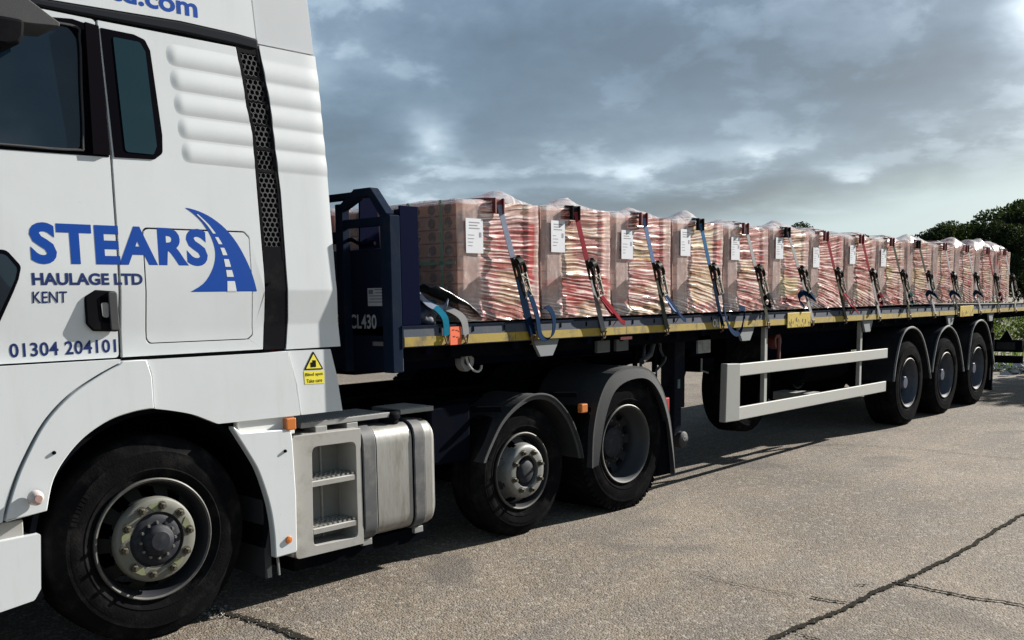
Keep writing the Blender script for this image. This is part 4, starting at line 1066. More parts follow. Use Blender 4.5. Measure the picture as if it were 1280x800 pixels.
# tail: underrun beams and lamp bar
ub = MB(); ub.box(14.72, 14.86, .02, 2.48, .62, .82); tail = tp(ub, 'underrun_beam', BLACKP, bev=.01)
u2 = MB(); u2.box(14.74, 14.84, .02, 2.48, .44, .56); tp(u2, 'underrun_bar', BLACKP, bev=.01)
tp(MB().prism([(.17, .82), (.36, .82), (.26, .985)], 14.74, 14.80, 'x'), 'beam_bracket', BLACKP)
tp(MB().box(14.55, 14.70, .45, .55, .5, 1.3), 'tail_upright', BLACKP)
l2 = MB(); 
for a, b in ((.10, .16), (.20, .25), (.28, .34), (.38, .42)): l2.box(14.715, 14.72, a, b, .600, .608)
ls = tps(l2, tail, 'light_slits', STEEL); ls['kind'] = 'stuff'  # pale bars stand in for slits of light below the beam
tps(MB().box(14.712, 14.72, .12, .40, .66, .78), tail, 'lamp_back', GREYP)
tp(MB().box(14.6, 15.02, .05, 2.45, 1.20, 1.27), 'rear_crossmember', UNDER)

# ------------------------------------------------------------------ load: wrapped pallets
def film_mat():
    """stretch film over printed sheet: clear where it lies flat, milky where it folds"""
    M = bpy.data.materials.new('stretch_film'); M.use_nodes = True; q = G(M.node_tree); b = q.n['Principled BSDF']
    at = q.new('ShaderNodeAttribute'); at.attribute_name = 'print'           # colour of the print on the film, alpha = how much is printed
    wr = q.new('ShaderNodeAttribute'); wr.attribute_name = 'wrinkle'
    uv = q.new('ShaderNodeUVMap')
    s1 = q.noise(q.vscale(uv.outputs[0], (1.5, 23, 1)), 1, 3, .6, .25)
    s2 = q.noise(q.vscale(uv.outputs[0], (3.2, 52, 1)), 1, 3, .6, .4)
    s3 = q.noise(q.vscale(uv.outputs[0], (22, 9, 1)), 1, 3, .6, .8)
    su = q.new('ShaderNodeSeparateXYZ'); q.put(su.inputs[0], uv.outputs[0])
    ple = q.m('ADD', .5, q.m('MULTIPLY', q.m('SINE', q.m('ADD', q.m('MULTIPLY', su.outputs[1], 178), q.m('MULTIPLY', s1, 12))), .5))
    st = q.m('ADD', q.m('MULTIPLY', ple, .17), q.m('ADD', .075, q.m('ADD', q.m('MULTIPLY', s1, .40), q.m('MULTIPLY', s2, .28))))
    wrk = q.new('ShaderNodeSeparateColor'); q.put(wrk.inputs[0], wr.outputs['Color'])
    fold = q.m('MULTIPLY', q.sm(st, .535, .585), wrk.outputs[0])
    gap_shade = q.m('MULTIPLY', q.m('SUBTRACT', 1, q.sm(st, .41, .49)), wrk.outputs[0])
    milk = q.mix(q.sm(s3, .3, .7), (.66, .48, .43), (.82, .72, .66))
    col = q.mix(at.outputs['Alpha'], milk, at.outputs['Color'])
    col = q.mix(q.m('MULTIPLY', q.m('MULTIPLY', fold, q.m('ADD', .35, q.m('MULTIPLY', s3, .85), clamp=True)), .85), col, (.90, .85, .79))  # bright wrinkle highlights painted along the milky folds
    col = q.mix(q.m('MULTIPLY', gap_shade, .88), col, (.10, .014, .010))  # shade between the pleats painted in as dark red
    q.put(b.inputs['Base Color'], col); b.inputs['Roughness'].default_value = .24; b.inputs['Specular IOR Level'].default_value = .6
    b.inputs['Coat Weight'].default_value = .5; b.inputs['Coat Roughness'].default_value = .12
    al = q.m('ADD', .16, q.m('MULTIPLY', at.outputs['Alpha'], .74))
    al = q.m('ADD', al, q.m('MULTIPLY', q.m('ADD', fold, gap_shade), .55), clamp=True)
    al = q.m('ADD', al, q.m('MULTIPLY', q.sm(s3, .55, .8), .25), clamp=True)
    q.put(b.inputs['Alpha'], al)
    bn = q.new('ShaderNodeBump'); bn.inputs['Strength'].default_value = .55; bn.inputs['Distance'].default_value = .008
    q.put(bn.inputs['Height'], q.m('ADD', q.m('MULTIPLY', st, wrk.outputs[0]), q.m('MULTIPLY', s3, .25))); q.l.new(bn.outputs[0], b.inputs['Normal'])
    return M
FILM = film_mat()
def topfilm_mat():
    M = bpy.data.materials.new('loose_cover_film'); M.use_nodes = True; q = G(M.node_tree); b = q.n['Principled BSDF']
    n = q.noise(q.coord('Object'), 9, 3, .5, 1.5)
    q.put(b.inputs['Base Color'], (.78, .74, .73)); b.inputs['Roughness'].default_value = .2; b.inputs['Coat Weight'].default_value = .5
    q.put(b.inputs['Alpha'], q.m('ADD', .32, q.m('MULTIPLY', q.sm(n, .4, .65), .4)))
    bn = q.new('ShaderNodeBump'); bn.inputs['Strength'].default_value = .4; bn.inputs['Distance'].default_value = .01; q.put(bn.inputs['Height'], n); q.l.new(bn.outputs[0], b.inputs['Normal'])
    return M
TOPF = topfilm_mat()

ZB, ZT = 1.490, 2.245
REDP, YELP, PINKP, WHP, BRP = (.40, .018, .014), (.70, .58, .18), (.62, .42, .40), (.80, .77, .74), (.26, .05, .035)
# per pallet, the printed zones: (x0, x1, z0, z1, colour, strength) in fractions of its width and height
PRINTS = [
    [(.30, .72, .60, .79, REDP, .85), (.34, .72, .42, .62, REDP, .8), (.74, .92, .30, .85, REDP, 1), (.2, 1, 0, .14, REDP, .75), (.0, .3, .0, .12, REDP, .5), (.3, .75, .79, .98, PINKP, .6)],
    [(.27, .80, .82, 1, REDP, .6), (.78, .86, .78, .94, REDP, .95), (.25, .92, .14, .38, REDP, .9), (0, .25, .28, .36, REDP, .6), (.88, 1, .26, .34, REDP, .9)],
    [(.18, .85, .84, 1, REDP, .75), (.70, .85, .55, .92, REDP, 1), (.18, .85, .53, .60, REDP, .9), (.35, .65, .56, .75, YELP, .6), (.05, .3, .08, .2, BRP, .9), (.5, .72, .08, .24, BRP, .9), (.2, .9, 0, .1, YELP, .6)],
    [(.34, .74, .50, .80, YELP, .7), (.34, .62, .50, .72, REDP, .55), (.76, .92, .55, .82, REDP, 1), (.2, .8, .05, .14, REDP, .8), (.3, .75, .1, .5, YELP, .45), (.3, .75, .85, .97, YELP, .5)],
    [(.72, .88, .40, .78, REDP, 1), (.30, .70, .42, .76, REDP, .75), (.35, .62, .44, .60, YELP, .5), (.1, .7, 0, .1, REDP, .4)],
    [(.15, .55, .84, 1, REDP, .85), (.22, .70, .18, .40, YELP, .75), (.1, .9, .02, .14, REDP, .9), (.25, .6, .70, .84, REDP, .5)],
    [(.68, .90, .66, 1, REDP, .95), (.30, .66, .82, 1, REDP, .8), (.66, .86, .10, .26, REDP, .9), (.1, .9, 0, .12, REDP, .6)],
    [(.04, .7, .80, .88, REDP, .85), (.36, .74, .48, .88, REDP, .85), (.15, .8, 0, .12, BRP, .9), (.74, .84, .8, .9, REDP, .9)],
    [(.3, .6, .25, .62, YELP, .7), (.28, .62, .22, .42, REDP, .5), (.72, .84, .66, .72, REDP, .9), (.4, .9, 0, .1, REDP, .9), (.3, .55, .88, .98, REDP, .6)],
    [(.25, .72, .30, .60, YELP, .55), (.75, .95, .62, .70, REDP, .7), (.5, .95, .04, .14, REDP, .7), (.1, .8, .92, 1, REDP, .6)],
    [(.3, .62, .30, .58, REDP, .65), (.70, .88, .32, .62, REDP, .95), (.04, .2, .50, .54, REDP, .9), (.4, .9, .05, .2, REDP, .8), (.4, .6, .35, .5, YELP, .5)],
    [(.3, .6, .8, .98, REDP, .7), (.70, .88, .25, .55, REDP, .95), (.3, .65, .25, .5, REDP, .4), (.5, 1, .05, .16, BRP, .8)],
    [(.45, .7, .86, .98, REDP, .8), (.65, .86, .10, .34, REDP, .9), (.1, .5, .05, .2, REDP, .8), (.35, .55, .1, .4, REDP, .5)],
    [(.10, .45, .72, .98, REDP, .95), (.28, .52, .55, .75, REDP, .7), (.3, .8, .2, .35, REDP, .7), (.2, .9, .02, .16, BRP, .7)]]
PE = [2.0, 2.82, 3.643, 4.483, 5.312, 6.147, 6.993, 7.88, 8.745, 9.63, 10.533, 11.40, 12.32, 13.26, 14.10]
BLK = {}
def block_mesh(w, d, h, hole):
    key = (round(w, 3), round(d, 3), round(h, 3), hole)
    if key in BLK: return BLK[key]
    m_ = MB(); b_ = .004
    m_.box(b_, w-b_, 0, d, b_, h-b_)
    if hole:      # round pressed mark in the end of the block, facing -x, and a smaller one on the side
        y, z, R_ = d/2, h/2, min(h, d)*.40
        P = []; n = 10
        for rad, x in ((R_, b_-.0005), (R_*.86, b_-.0035), (R_*.86, b_-.0035)):
            P += [(x, y+rad*1.05*math.cos(2*PI*k/n), z+rad*math.sin(2*PI*k/n)) for k in range(n)]
        m_.cur = 1; m_.add(P, [(k, (k+1) % n, n+(k+1) % n, n+k) for k in range(n)]+[[2*n+k for k in range(n)]]); m_.cur = 0
    BLK[key] = m_.mesh('block', fix=False); return BLK[key]
MARK = mat('burnt_mark', (.11, .055, .04), .85)
LABELS_P = ['first brick pallet behind the headboard, its tan block ends bare under clear film',
    'film wrapped brick pallet with a red ratchet strap and red lower wrap',
    'film wrapped brick pallet with a red L shaped print around a yellow patch',
    'film wrapped brick pallet with yellow print and a light blue strap',
    'film wrapped brick pallet with a red panel beside its grey strap',
    'film wrapped brick pallet above the larger yellow plate, yellow print low on its middle',
    'film wrapped brick pallet with a tall red corner print and a red strap',
    'film wrapped brick pallet with a red print shaped like a T, eighth from the headboard',
    'film wrapped brick pallet with yellow and red streaks above the first trailer mudguard',
    'film wrapped brick pallet with mostly pale yellow middle, tenth from the headboard',
    'film wrapped brick pallet above the smaller yellow plate, red panel on its right half',
    'film wrapped brick pallet third from the tail end of the trailer',
    'film wrapped brick pallet under the domed clear cover, second from the tail',
    'last film wrapped brick pallet at the tail end, red print at its upper corner']
def nz(x, y=0, z=0): return noise.noise(Vector((x, y, z)))
def film_side(k, w, h, fan, nx_=34, nz_=64, calm=False, far=False):
    """near face of the wrap, x 0..w, z 0..h, y bulging towards -y"""
    vs, uvs, cols, wrs = [], [], [], []
    pr_ = PRINTS[k % len(PRINTS)]; r = random.Random(100+k)
    for j in range(nz_+1):
        for i in range(nx_+1):
            u, t = i/nx_, j/nz_; x, z = u*w, t*h
            cen = 1 if not calm else .3
            # central part is wrinkled and gathered low down, the corner boards at both sides are smooth
            side = sst((u-.20)/.10)*(1-sst((u-.80)/.12)*.6)
            low = 1-sst((t-.05)/.18)
            wk = max(side, low)*cen
            zz = t+fan*(u-.35)*(.22-.34*t)+.012*nz(u*5, t*9, k)
            rid = abs(nz(u*1.3, zz*26, k*3.7))*.016+abs(nz(u*2.1, zz*60, k))*.008
            board = -.010*(1-sst((u-.24)/.02))-.008*sst((u-.80)/.02) if not calm else -.005
            y = board-rid*wk-.018*low*abs(nz(u*6, t*14, k))-.006*nz(u*3, t*3, k+9)
            if i in (0, nx_): y += .018
            vs.append((x, y-.010, z)); uvs.append((u*w+k*3.1, zz))
            mq = sst((nz(u*2.2+k*5, t*3.1, k)+.24)/.25); cen_c = tuple(lerp(p_, q_, mq) for p_, q_ in zip((.60, .34, .16), (.46, .034, .018)))
            c = tuple(lerp(p_, q_, side) for p_, q_ in zip(PINKP, cen_c)); a = .42*(1-side)+.72*side
            if far: a = .3
            for x0, x1, z0, z1, cc_, s_ in pr_:
                e = .02; uu = u+.018*nz(t*11, u*3, k); tt = t+.022*nz(u*9, t*4, k+5)
                f = sst((uu-x0)/e+.5)*sst((x1-uu)/e+.5)*sst((tt-z0)/e+.5)*sst((z1-tt)/e+.5)*s_
                if f > .25:
                    c = tuple(lerp(p_, q_, min(1, f*1.1)) for p_, q_ in zip(c, cc_)); a = max(a, f)
            cols.append((*c, min(1, a))); wrs.append((wk, wk, wk, 1))
    fs = [(j*(nx_+1)+i, j*(nx_+1)+i+1, (j+1)*(nx_+1)+i+1, (j+1)*(nx_+1)+i) for j in range(nz_) for i in range(nx_)]
    return vs, fs, uvs, cols, wrs
def film_object(name, parts, parent):
    vs, fs, uv, co, wr = [], [], [], [], []
    for a, b, c, d, e in parts:
        o = len(vs); vs += a; fs += [tuple(i+o for i in f) for f in b]; uv += c; co += d; wr += e
    me = bpy.data.meshes.new(name); me.from_pydata(vs, [], fs)
    l = me.uv_layers.new(name='UVMap'); idx = np.empty(len(me.loops), np.int32); me.loops.foreach_get('vertex_index', idx)
    l.data.foreach_set('uv', np.array(uv, np.float32)[idx].ravel())
    for nm, dat in (('print', co), ('wrinkle', wr)):
        at = me.color_attributes.new(nm, 'FLOAT_COLOR', 'POINT'); at.data.foreach_set('color', np.array(dat, np.float32).ravel())
    me.update(); o = link(name, me, FILM, parent); smooth(o, 80); return o
def plain_film(P00, P10, P11, P01, n, m_, k, colr, wkf, bump=.004):
    P00, P10, P11, P01 = map(Vector, (P00, P10, P11, P01)); nn = (P10-P00).cross(P01-P00).normalized()
    vs, uv, co, wr = [], [], [], []
    for j in range(m_+1):
        for i in range(n+1):
            u, t = i/n, j/m_; p = P00.lerp(P10, u).lerp(P01.lerp(P11, u), t)
            low = (1-sst((t-.12)/.25)); wk = wkf*(.25+.75*low)
            zz = t+.012*nz(u*5, t*9, k)+.20*(u-.4)*(.4-t)
            p = p+nn*(abs(nz(u*1.5, zz*30, k))*.010*wk+bump*nz(u*4, t*4, k)*.5*min(1, 6*min(u, 1-u, t+.1, 1-t)))
            vs.append(tuple(p)); uv.append((u*(P10-P00).length+k, zz)); co.append((*colr, .04)); wr.append((wk,)*3+(1,))
    fs = [(j*(n+1)+i, j*(n+1)+i+1, (j+1)*(n+1)+i+1, (j+1)*(n+1)+i) for j in range(m_) for i in range(n)]
    return vs, fs, uv, co, wr

def make_pallet(k, x0, x1, y0, near=True, first=False):
    w, d, h = x1-x0, 1.18, ZT-ZB
    zs_ = dz_((x0+x1)/2)*.55
    h += (.0 if first else random.Random(k*5+1).uniform(-.016, .012))
    P = empty('brick_pallet', (x0, y0+(0 if first else random.Random(k*9+2).uniform(-.004, .014)), ZB+zs_), 0 if first else random.Random(k*3+1).uniform(-.010, .010))
    # timber base
    bs = MB()
    for yy in (0.03, .55, 1.05): bs.box(.02, w-.02, yy, yy+.10, -.004-.0, .045)
    bs.box(.02, w-.02, .02, d-.02, .045, .062)
    bs.build('pallet_base', WOOD, P)
    nxb, nzb, nyb = 4, 8, 8
    bw, bh, bd = (w-.03)/nxb, (h-.075)/nzb, (d-.04)/nyb
    MB().box(.03, w-.03, .03 if near else .02, d-.03, .065, h-.02).build('block_core', CARTONR, P)
    r = random.Random(k*7+3); red = r.random() < .5
    if near:
        for i in range(nxb):
            for j in range(nzb):
                me_ = block_mesh(bw, bd if (first and i == 0) else .10, bh, first and i == 0)
                o = link('block', me_, [CARTON, MARK], P, (.015+i*bw+r.uniform(-.002, .002), .012+r.uniform(0, .004), .065+j*bh))
    if first:
        for i in range(nyb):
            for j in range(nzb):
                if i == 0: continue
                o = link('block', block_mesh(.10, bd, bh, True), [CARTON, MARK], P, (.012+r.uniform(0, .003), .02+i*bd, .065+j*bh))
        for yy in (.13, .43, .83):
            MB().box(.004, .010, yy, yy+.022, .065, h+.003).build('strapping_band', GREENB, P)
        MB().box(.004, .009, .02, d-.02, .36, .378).build('strapping_band', GREENB, P)
    # corner boards on the near side of each pallet
    if near:
        cbm = mat('pink_board', (.46, .30, .265), .6, grain=.12, gscale=6)
        if k: MB().box(-.004, .003, .002, .10, .19, h-.01).build('corner_board', cbm, P)
    fan = r.uniform(.5, 1.5)
    parts = []
    if near: parts.append(film_side(k, w, h, fan, calm=False))
    if near: parts.append(plain_film((-.006, d, 0), (-.006, -.002, 0), (-.006, -.002, h), (-.006, d, h), 26 if first else 10, 44 if first else 16, k+.5, (.50, .36, .30), .55))
    else: parts.append(plain_film((-.006, d, 0), (-.006, -.002, 0), (-.006, -.002, h), (-.006, d, h), 16, 30, k+.5, REDP, .9))
    parts.append(plain_film((w+.006, -.002, 0), (w+.006, d, 0), (w+.006, d, h), (w+.006, -.002, h), 10, 16, k+.7, PINKP, .7))
    if near: pass
    else: parts.append(film_side(k, w, h, fan, 20, 40))
    parts.append(plain_film((w, d+.006, 0), (0, d+.006, 0), (0, d+.006, h), (w, d+.006, h), 8, 12, k+.9, PINKP, .7))
    film_object('stretch_film', parts, P)
    # skirt of film and red footing showing round the pallet base
    # loose top cover that stands up in peaks
    n = 26; vs = []; pk = [(r.uniform(.2, .85), r.uniform(.04, .30), r.uniform(.035, .075)) for _ in range(3)]
    dome = (k in (11, 12, 13))
    for j in range(n+1):
        for i in range(n+1):
            u, t = i/n, j/n; z = .004
            for a, b, hh in pk: z += hh*math.exp(-((abs(u-a)/.16)**1.25+(abs(t-b)/.14)**1.25))
            if dome: z += (.10 if k != 11 else .02)*max(0, 1-((u-(.0 if k == 13 else 1.0 if k == 12 else .5))/1.0)**2)*max(0, 1-((t-.25)/.45)**2)
            z += .016*abs(nz(u*5, t*5, k))
            e = min(u, 1-u, t, 1-t); z *= min(1, .25+e*14); z -= .03*(1-min(1, e*40))
            vs.append((u*(w+.012)-.006, t*(d+.01)-.012, h+z))
    fs = [(j*(n+1)+i, j*(n+1)+i+1, (j+1)*(n+1)+i+1, (j+1)*(n+1)+i) for j in range(n) for i in range(n)]
    me_ = bpy.data.meshes.new('top_film'); me_.from_pydata(vs, [], fs); me_.update(); o = link('top_film', me_, TOPF, P); smooth(o, 80)
    if near and k < 9:
        lx, lw = (.055 if k == 0 else .065)*w/.8, (.155 if k == 0 else .15)
        lh = .215*(1 if k < 4 else .92); lz = h-.095-lh-(.02 if k == 0 else random.Random(k+40).uniform(-.03, .045)); lx += random.Random(k+60).uniform(-.01, .03) if k else 0
        lb = MB().box(lx, lx+lw, -.030, -.028, lz, lz+lh).build('paper_label', PAPER, P)
        pr_ = MB(); rr = random.Random(k)
        for q_ in range(3): pr_.box(lx+.03, lx+lw-.03-.02*(q_ % 2), -.0308, -.0301, lz+lh-.028-q_*.018, lz+lh-.022-q_*.018)
        for q_ in range(4): pr_.box(lx+.02, lx+.02+rr.uniform(.03, .06), -.0308, -.0301, lz+.11-q_*.022, lz+.114-q_*.022)
        pr_.box(lx+lw-.035, lx+lw-.015, -.0308, -.0301, lz+.10, lz+.13)
        pb = pr_.build('label_print', INK, lb); pb['kind'] = 'stuff'
    return P
for k in range(14):
    x0 = PE[k]; gap_ = .035 if k else .035
    p_ = make_pallet(k, x0, PE[k+1]-gap_, .085, True, k == 0)
    tag(p_, LABELS_P[k], 'brick pallet', 'film wrapped pallets of bricks in a row on the trailer')
for k in range(2):
    p_ = make_pallet(20+k, PE[k], PE[k+1]-.04, 1.29, False)
    tag(p_, ('far side brick pallet seen through the headboard window, red streaks on its film', 'second far side brick pallet, behind the one seen through the headboard window')[k], 'brick pallet', 'film wrapped pallets of bricks in a row on the trailer')

# ------------------------------------------------------------------ ratchet straps
def webm(nm, c): return mat(nm+'_webbing', c, .75, spec=.15, grain=.25, gscale=50, dirt=.25, dirtcol=tuple(x*.7+.008 for x in c), dscale=10)
WBC = {'grey blue': (.20, .22, .28), 'red': (.22, .035, .045), 'light blue': (.13, .18, .30), 'blue': (.05, .13, .25), 'grey': (.15, .155, .15), 'olive': (.075, .08, .06), 'green': (.015, .06, .055),
       'dark blue': (.006, .018, .045), 'black': (.008, .009, .010), 'dark red': (.12, .010, .014), 'turquoise': (.012, .14, .22)}
WB = {k: webm(k.replace(' ', '_'), v) for k, v in WBC.items()}
RAT = mat('ratchet_black', (.022, .022, .020), .4, metal=.4, dirt=.5, dirtcol=(.08, .07, .05), dscale=25)
PROT = {'red': mat('red_corner_protector', (.13, .008, .010), .45, dirt=.4), 'black': mat('black_corner_protector', (.012, .012, .013), .45)}
# x at the top edge, x at the hook, webbing, tail colour, protector, tail style, label
STR = [
 (2.345, 2.600, 'grey blue', 'dark blue', 'red', 'loop', 'pale grey blue ratchet strap over the first pallet, its dark blue tail looped'),
 (3.140, 3.395, 'red', 'dark red', 'black', 'flap', 'red ratchet strap over the second pallet, its red tail folded outwards'),
 (3.990, 4.240, 'light blue', 'dark blue', 'red', 'flap', 'light blue ratchet strap on the third pallet with a small folded blue tail'),
 (4.825, 5.110, 'blue', 'dark blue', 'black', 'bigloop', 'blue ratchet strap with a long dark blue tail looping below the deck edge'),
 (5.600, 5.950, 'grey', 'black', 'red', 'knot', 'grey ratchet strap reaching down to the first stay of the side guard'),
 (6.420, 6.900, 'grey', 'dark blue', 'black', 'side', 'grey ratchet strap ending at the larger yellow plate'),
 (7.290, 7.700, 'red', 'dark red', 'red', 'flap', 'red ratchet strap just behind the larger yellow plate'),
 (8.200, 8.640, 'red', 'dark red', 'red', 'knot', 'red ratchet strap in line with the second stay of the side guard'),
 (9.090, 9.590, 'olive', 'green', 'red', 'knot', 'olive ratchet strap with a green tail above the first trailer wheel'),
 (9.950, 10.47, 'olive', 'dark blue', 'black', 'side', 'olive ratchet strap above the second trailer wheel'),
 (10.92, 11.36, 'grey', 'dark blue', 'red', 'side', 'grey ratchet strap ending just before the smaller yellow plate'),
 (11.84, 12.36, 'grey', 'dark blue', 'red', 'side', 'grey ratchet strap above the third trailer wheel, just past the smaller yellow plate'),
 (12.78, 13.26, 'red', 'dark red', 'red', 'knot', 'second last ratchet strap, dark red, near the tail of the load'),
 (13.62, 14.15, 'grey', 'black', 'red', 'knot', 'last ratchet strap at the tail end of the load, drooping black tail')]
def lerp(a, b, t): return a+(b-a)*t
def make_strap(i, xt, xb, c1, c2, prot, style, label):
    S_ = empty('ratchet_strap', (xb, 0, 1.36+dz_(xb)))
    O = Vector((xb, 0, 1.36+dz_(xb))); r = random.Random(50+i)
    top = Vector((xt, .048, ZT+.014+dz_(xt)*.55)); bot = Vector((xb, -.016, 1.385+dz_(xb)))
    dv = bot-top; wv = Vector((dv.z, 0, -dv.x)).normalized()*-.048
    if wv.x < 0: wv = -wv
    P1 = top.lerp(bot, .42); P2 = top.lerp(bot, .70)
    o = MB().ribbon([p-O for p in [Vector((xt, 1.26, ZT+.03)), Vector((xt, .5, ZT+.035)), Vector((xt, .14, ZT+.028)), Vector((xt, .075, ZT+.024+dz_(xt)*.55)), top+Vector((0, 0, 0)), top.lerp(P1, .5), P1]],
        [Vector((.048, 0, 0))]*4+[wv]*3, .0035).build('webbing', WB[c1], S_)
    e = MB().ribbon([p-O for p in (Vector((xt, 1.26, ZT+.03)), Vector((xt, 2.40, ZT+.02)), Vector((xt+.0, 2.50, ZT-.05)), Vector((xb, 2.52, 1.38)))], Vector((.048, 0, 0)), .0035).build('webbing', WB[c1], S_)
    # corner protector
    pw = .040
    pc = MB(); pc.hexa([tuple(Vector(q_)-O) for q_ in ((xt-pw, .050, top.z-.09), (xt+pw*.9, .050, top.z-.09), (xt+pw*.9, .060, top.z-.09), (xt-pw, .060, top.z-.09), (xt-pw*.8, .040, top.z+.002), (xt+pw, .040, top.z+.002), (xt+pw, .060, top.z+.002), (xt-pw*.8, .060, top.z+.002))])
    for sx_ in (-1, 1): pc.box(xt+sx_*pw-.006-O.x, xt+sx_*pw+.006-O.x, .028-O.y, .056-O.y, top.z-.09-O.z, top.z+.008-O.z)
    pc.box(xt-pw-O.x, xt+pw-O.x, .045, .16, top.z+.000-O.z, top.z+.008-O.z)
    pc.build('corner_protector', PROT[prot], S_, bev=.002)
    # ratchet: two cheek plates, handle frame, spindle, lower frame
    a = dv.normalized(); wd = wv.normalized(); nn = a.cross(wd).normalized()
    if nn.y > 0: nn = -nn
    base_ = P1+nn*.008; L = .27
    def loc_(s_, w_, h_): return tuple(base_+a*(s_*L)+wd*w_+nn*h_-O)
    rb_ = MB()
    for sw in (-1, 1):
        w0 = sw*.030; w1 = sw*.036
        for sec in (((-.03, 0), (-.02, .03), (.12, .042), (.22, .02), (.50, .012), (.50, 0)), ((.10, .02), (.16, .055), (.30, .060), (.62, .040), (.95, .046), (1.0, .034), (.6, .024), (.3, .03))):
            n = len(sec); A = [loc_(s_, w0, h_) for s_, h_ in sec]; B = [loc_(s_, w1, h_) for s_, h_ in sec]
            rb_.add(A+B, [list(range(n)), list(range(2*n-1, n-1, -1))]+[[q_, (q_+1) % n, n+(q_+1) % n, n+q_] for q_ in range(n)])
    rb_.tube([loc_(.12, -.036, .03), loc_(.12, .036, .03)], .020, 10); rb_.tube([loc_(.02, -.034, .012), loc_(.02, .034, .012)], .010, 8)
    rb_.tube([loc_(.12, -.022, .03), loc_(.12, .022, .03)], .030, 12)
    ro_ = rb_.build('ratchet', RAT, S_, sm=30)
    hd_ = MB()
    for s_ in (.42, .60, .97): hd_.tube([loc_(s_, -.033, .045), loc_(s_, .033, .045)], .007, 6)
    for sw in (-1, 1): hd_.tube([loc_(.40, sw*.024, .052), loc_(.97, sw*.026, .052)], .0045, 6)
    hd_.tube([loc_(.44, -.02, .055), loc_(.58, .02, .058), loc_(.62, -.016, .058), loc_(.9, .014, .055)], .004, 5)
    hd_.build('ratchet_handle', mat('zinc_handle', (.50, .49, .43), .35, metal=.8, dirt=.4), ro_, sm=40)
    # webbing from ratchet to hook
    B0 = base_+a*(.45*L)
    MB().ribbon([p-O for p in (B0, B0.lerp(bot, .5)+Vector((0, .004, 0)), bot)], wv*(1.35 if i == 0 else 1), .004).build('lower_webbing', WB[c2 if i in (0, 3) else ('grey' if i % 2 else 'olive')], S_)
    hk = MB(); hk.tube([bot-O+Vector((-.022, 0, 0)), bot-O+Vector((-.006, -.004, -.045)), bot-O+Vector((.0, .02, -.058)), bot-O+Vector((.006, -.004, -.045)), bot-O+Vector((.022, 0, 0))], .006, 6)
    hk.tube([bot-O+Vector((-.028, -.004, .0)), bot-O+Vector((.028, -.004, .0))], .006, 6)
    hk.build('strap_hook', mat('rusty_hook', (.13, .085, .05), .5, metal=.5, dirt=.5), S_, sm=40)
    # free tail of webbing
    w2 = Vector((.046, 0, 0)); S0 = base_+a*(.9*L)+nn*.03
    def path(*pts): return [Vector(p)-O for p in curve(pts, 5)]
    z0 = 1.36+dz_(xb)
    if style == 'loop':
        pts = path(tuple(S0+Vector((0, -.02, .02))), (xb+.01, -.045, z0+.16), (xb+.035, -.05, z0+.03), (xb+.10, -.05, z0-.005), (xb+.17, -.05, z0+.03), (xb+.185, -.045, z0+.14), (xb+.13, -.04, z0+.21), (xb+.06, -.045, z0+.19))
        wl_ = [Vector((.06, .02, .02))]*len(pts)
        MB().ribbon(pts, wl_, .004).build('strap_tail', WB[c2], S_)
    elif style == 'bigloop':
        pts = path(tuple(S0+Vector((0, -.02, .02))), (xb+.0, -.04, z0+.12), (xb+.06, -.05, z0+.0), (xb+.16, -.06, z0-.055), (xb+.27, -.05, z0-.02), (xb+.33, -.04, z0+.10), (xb+.36, -.03, z0+.155), (xb+.26, -.03, z0+.165))
        MB().ribbon(pts, [Vector((.05, .03, .045))]*len(pts), .004).build('strap_tail', WB[c2], S_)
    elif style == 'flap':
        pts = path(tuple(S0), tuple(S0+a*.05+Vector((.02, -.02, 0))), (xb+.05, -.055, z0+.19), (xb+.14, -.07, z0+.10), (xb+.19, -.07, z0+.085))
        MB().ribbon(pts, [Vector((.045, .03, .03))]*len(pts), .004).build('strap_tail', WB[c2], S_)
        pts = path(tuple(S0+Vector((.01, .01, 0))), (xb+.06, -.03, z0+.17), (xb+.13, -.05, z0+.13), (xb+.10, -.03, z0+.07))
        MB().ribbon(pts, [Vector((.05, .02, .02))]*len(pts), .004).build('strap_tail', WB[c1], S_)
    elif style == 'side':
        pts = path(tuple(S0), (xb-.02, -.04, z0+.24), (xb-.12, -.03, z0+.27), (xb-.24, -.01, z0+.30), (xb-.30, .0, z0+.24), (xb-.20, -.02, z0+.15))
        MB().ribbon(pts, [Vector((.02, .03, .055))]*len(pts), .004).build('strap_tail', WB[c2], S_)
    else:
        pts = path(tuple(S0), (xb-.03, -.05, z0+.20), (xb-.10, -.05, z0+.17), (xb-.12, -.03, z0+.24), (xb-.05, -.05, z0+.27), (xb+.04, -.05, z0+.2))
        MB().ribbon(pts, [Vector((.03, .03, .05))]*len(pts), .004).build('strap_tail', WB[c2], S_)
    tag(S_, label, 'ratchet strap', 'ratchet straps over the brick pallets')
for i, a_ in enumerate(STR): make_strap(i, *a_)

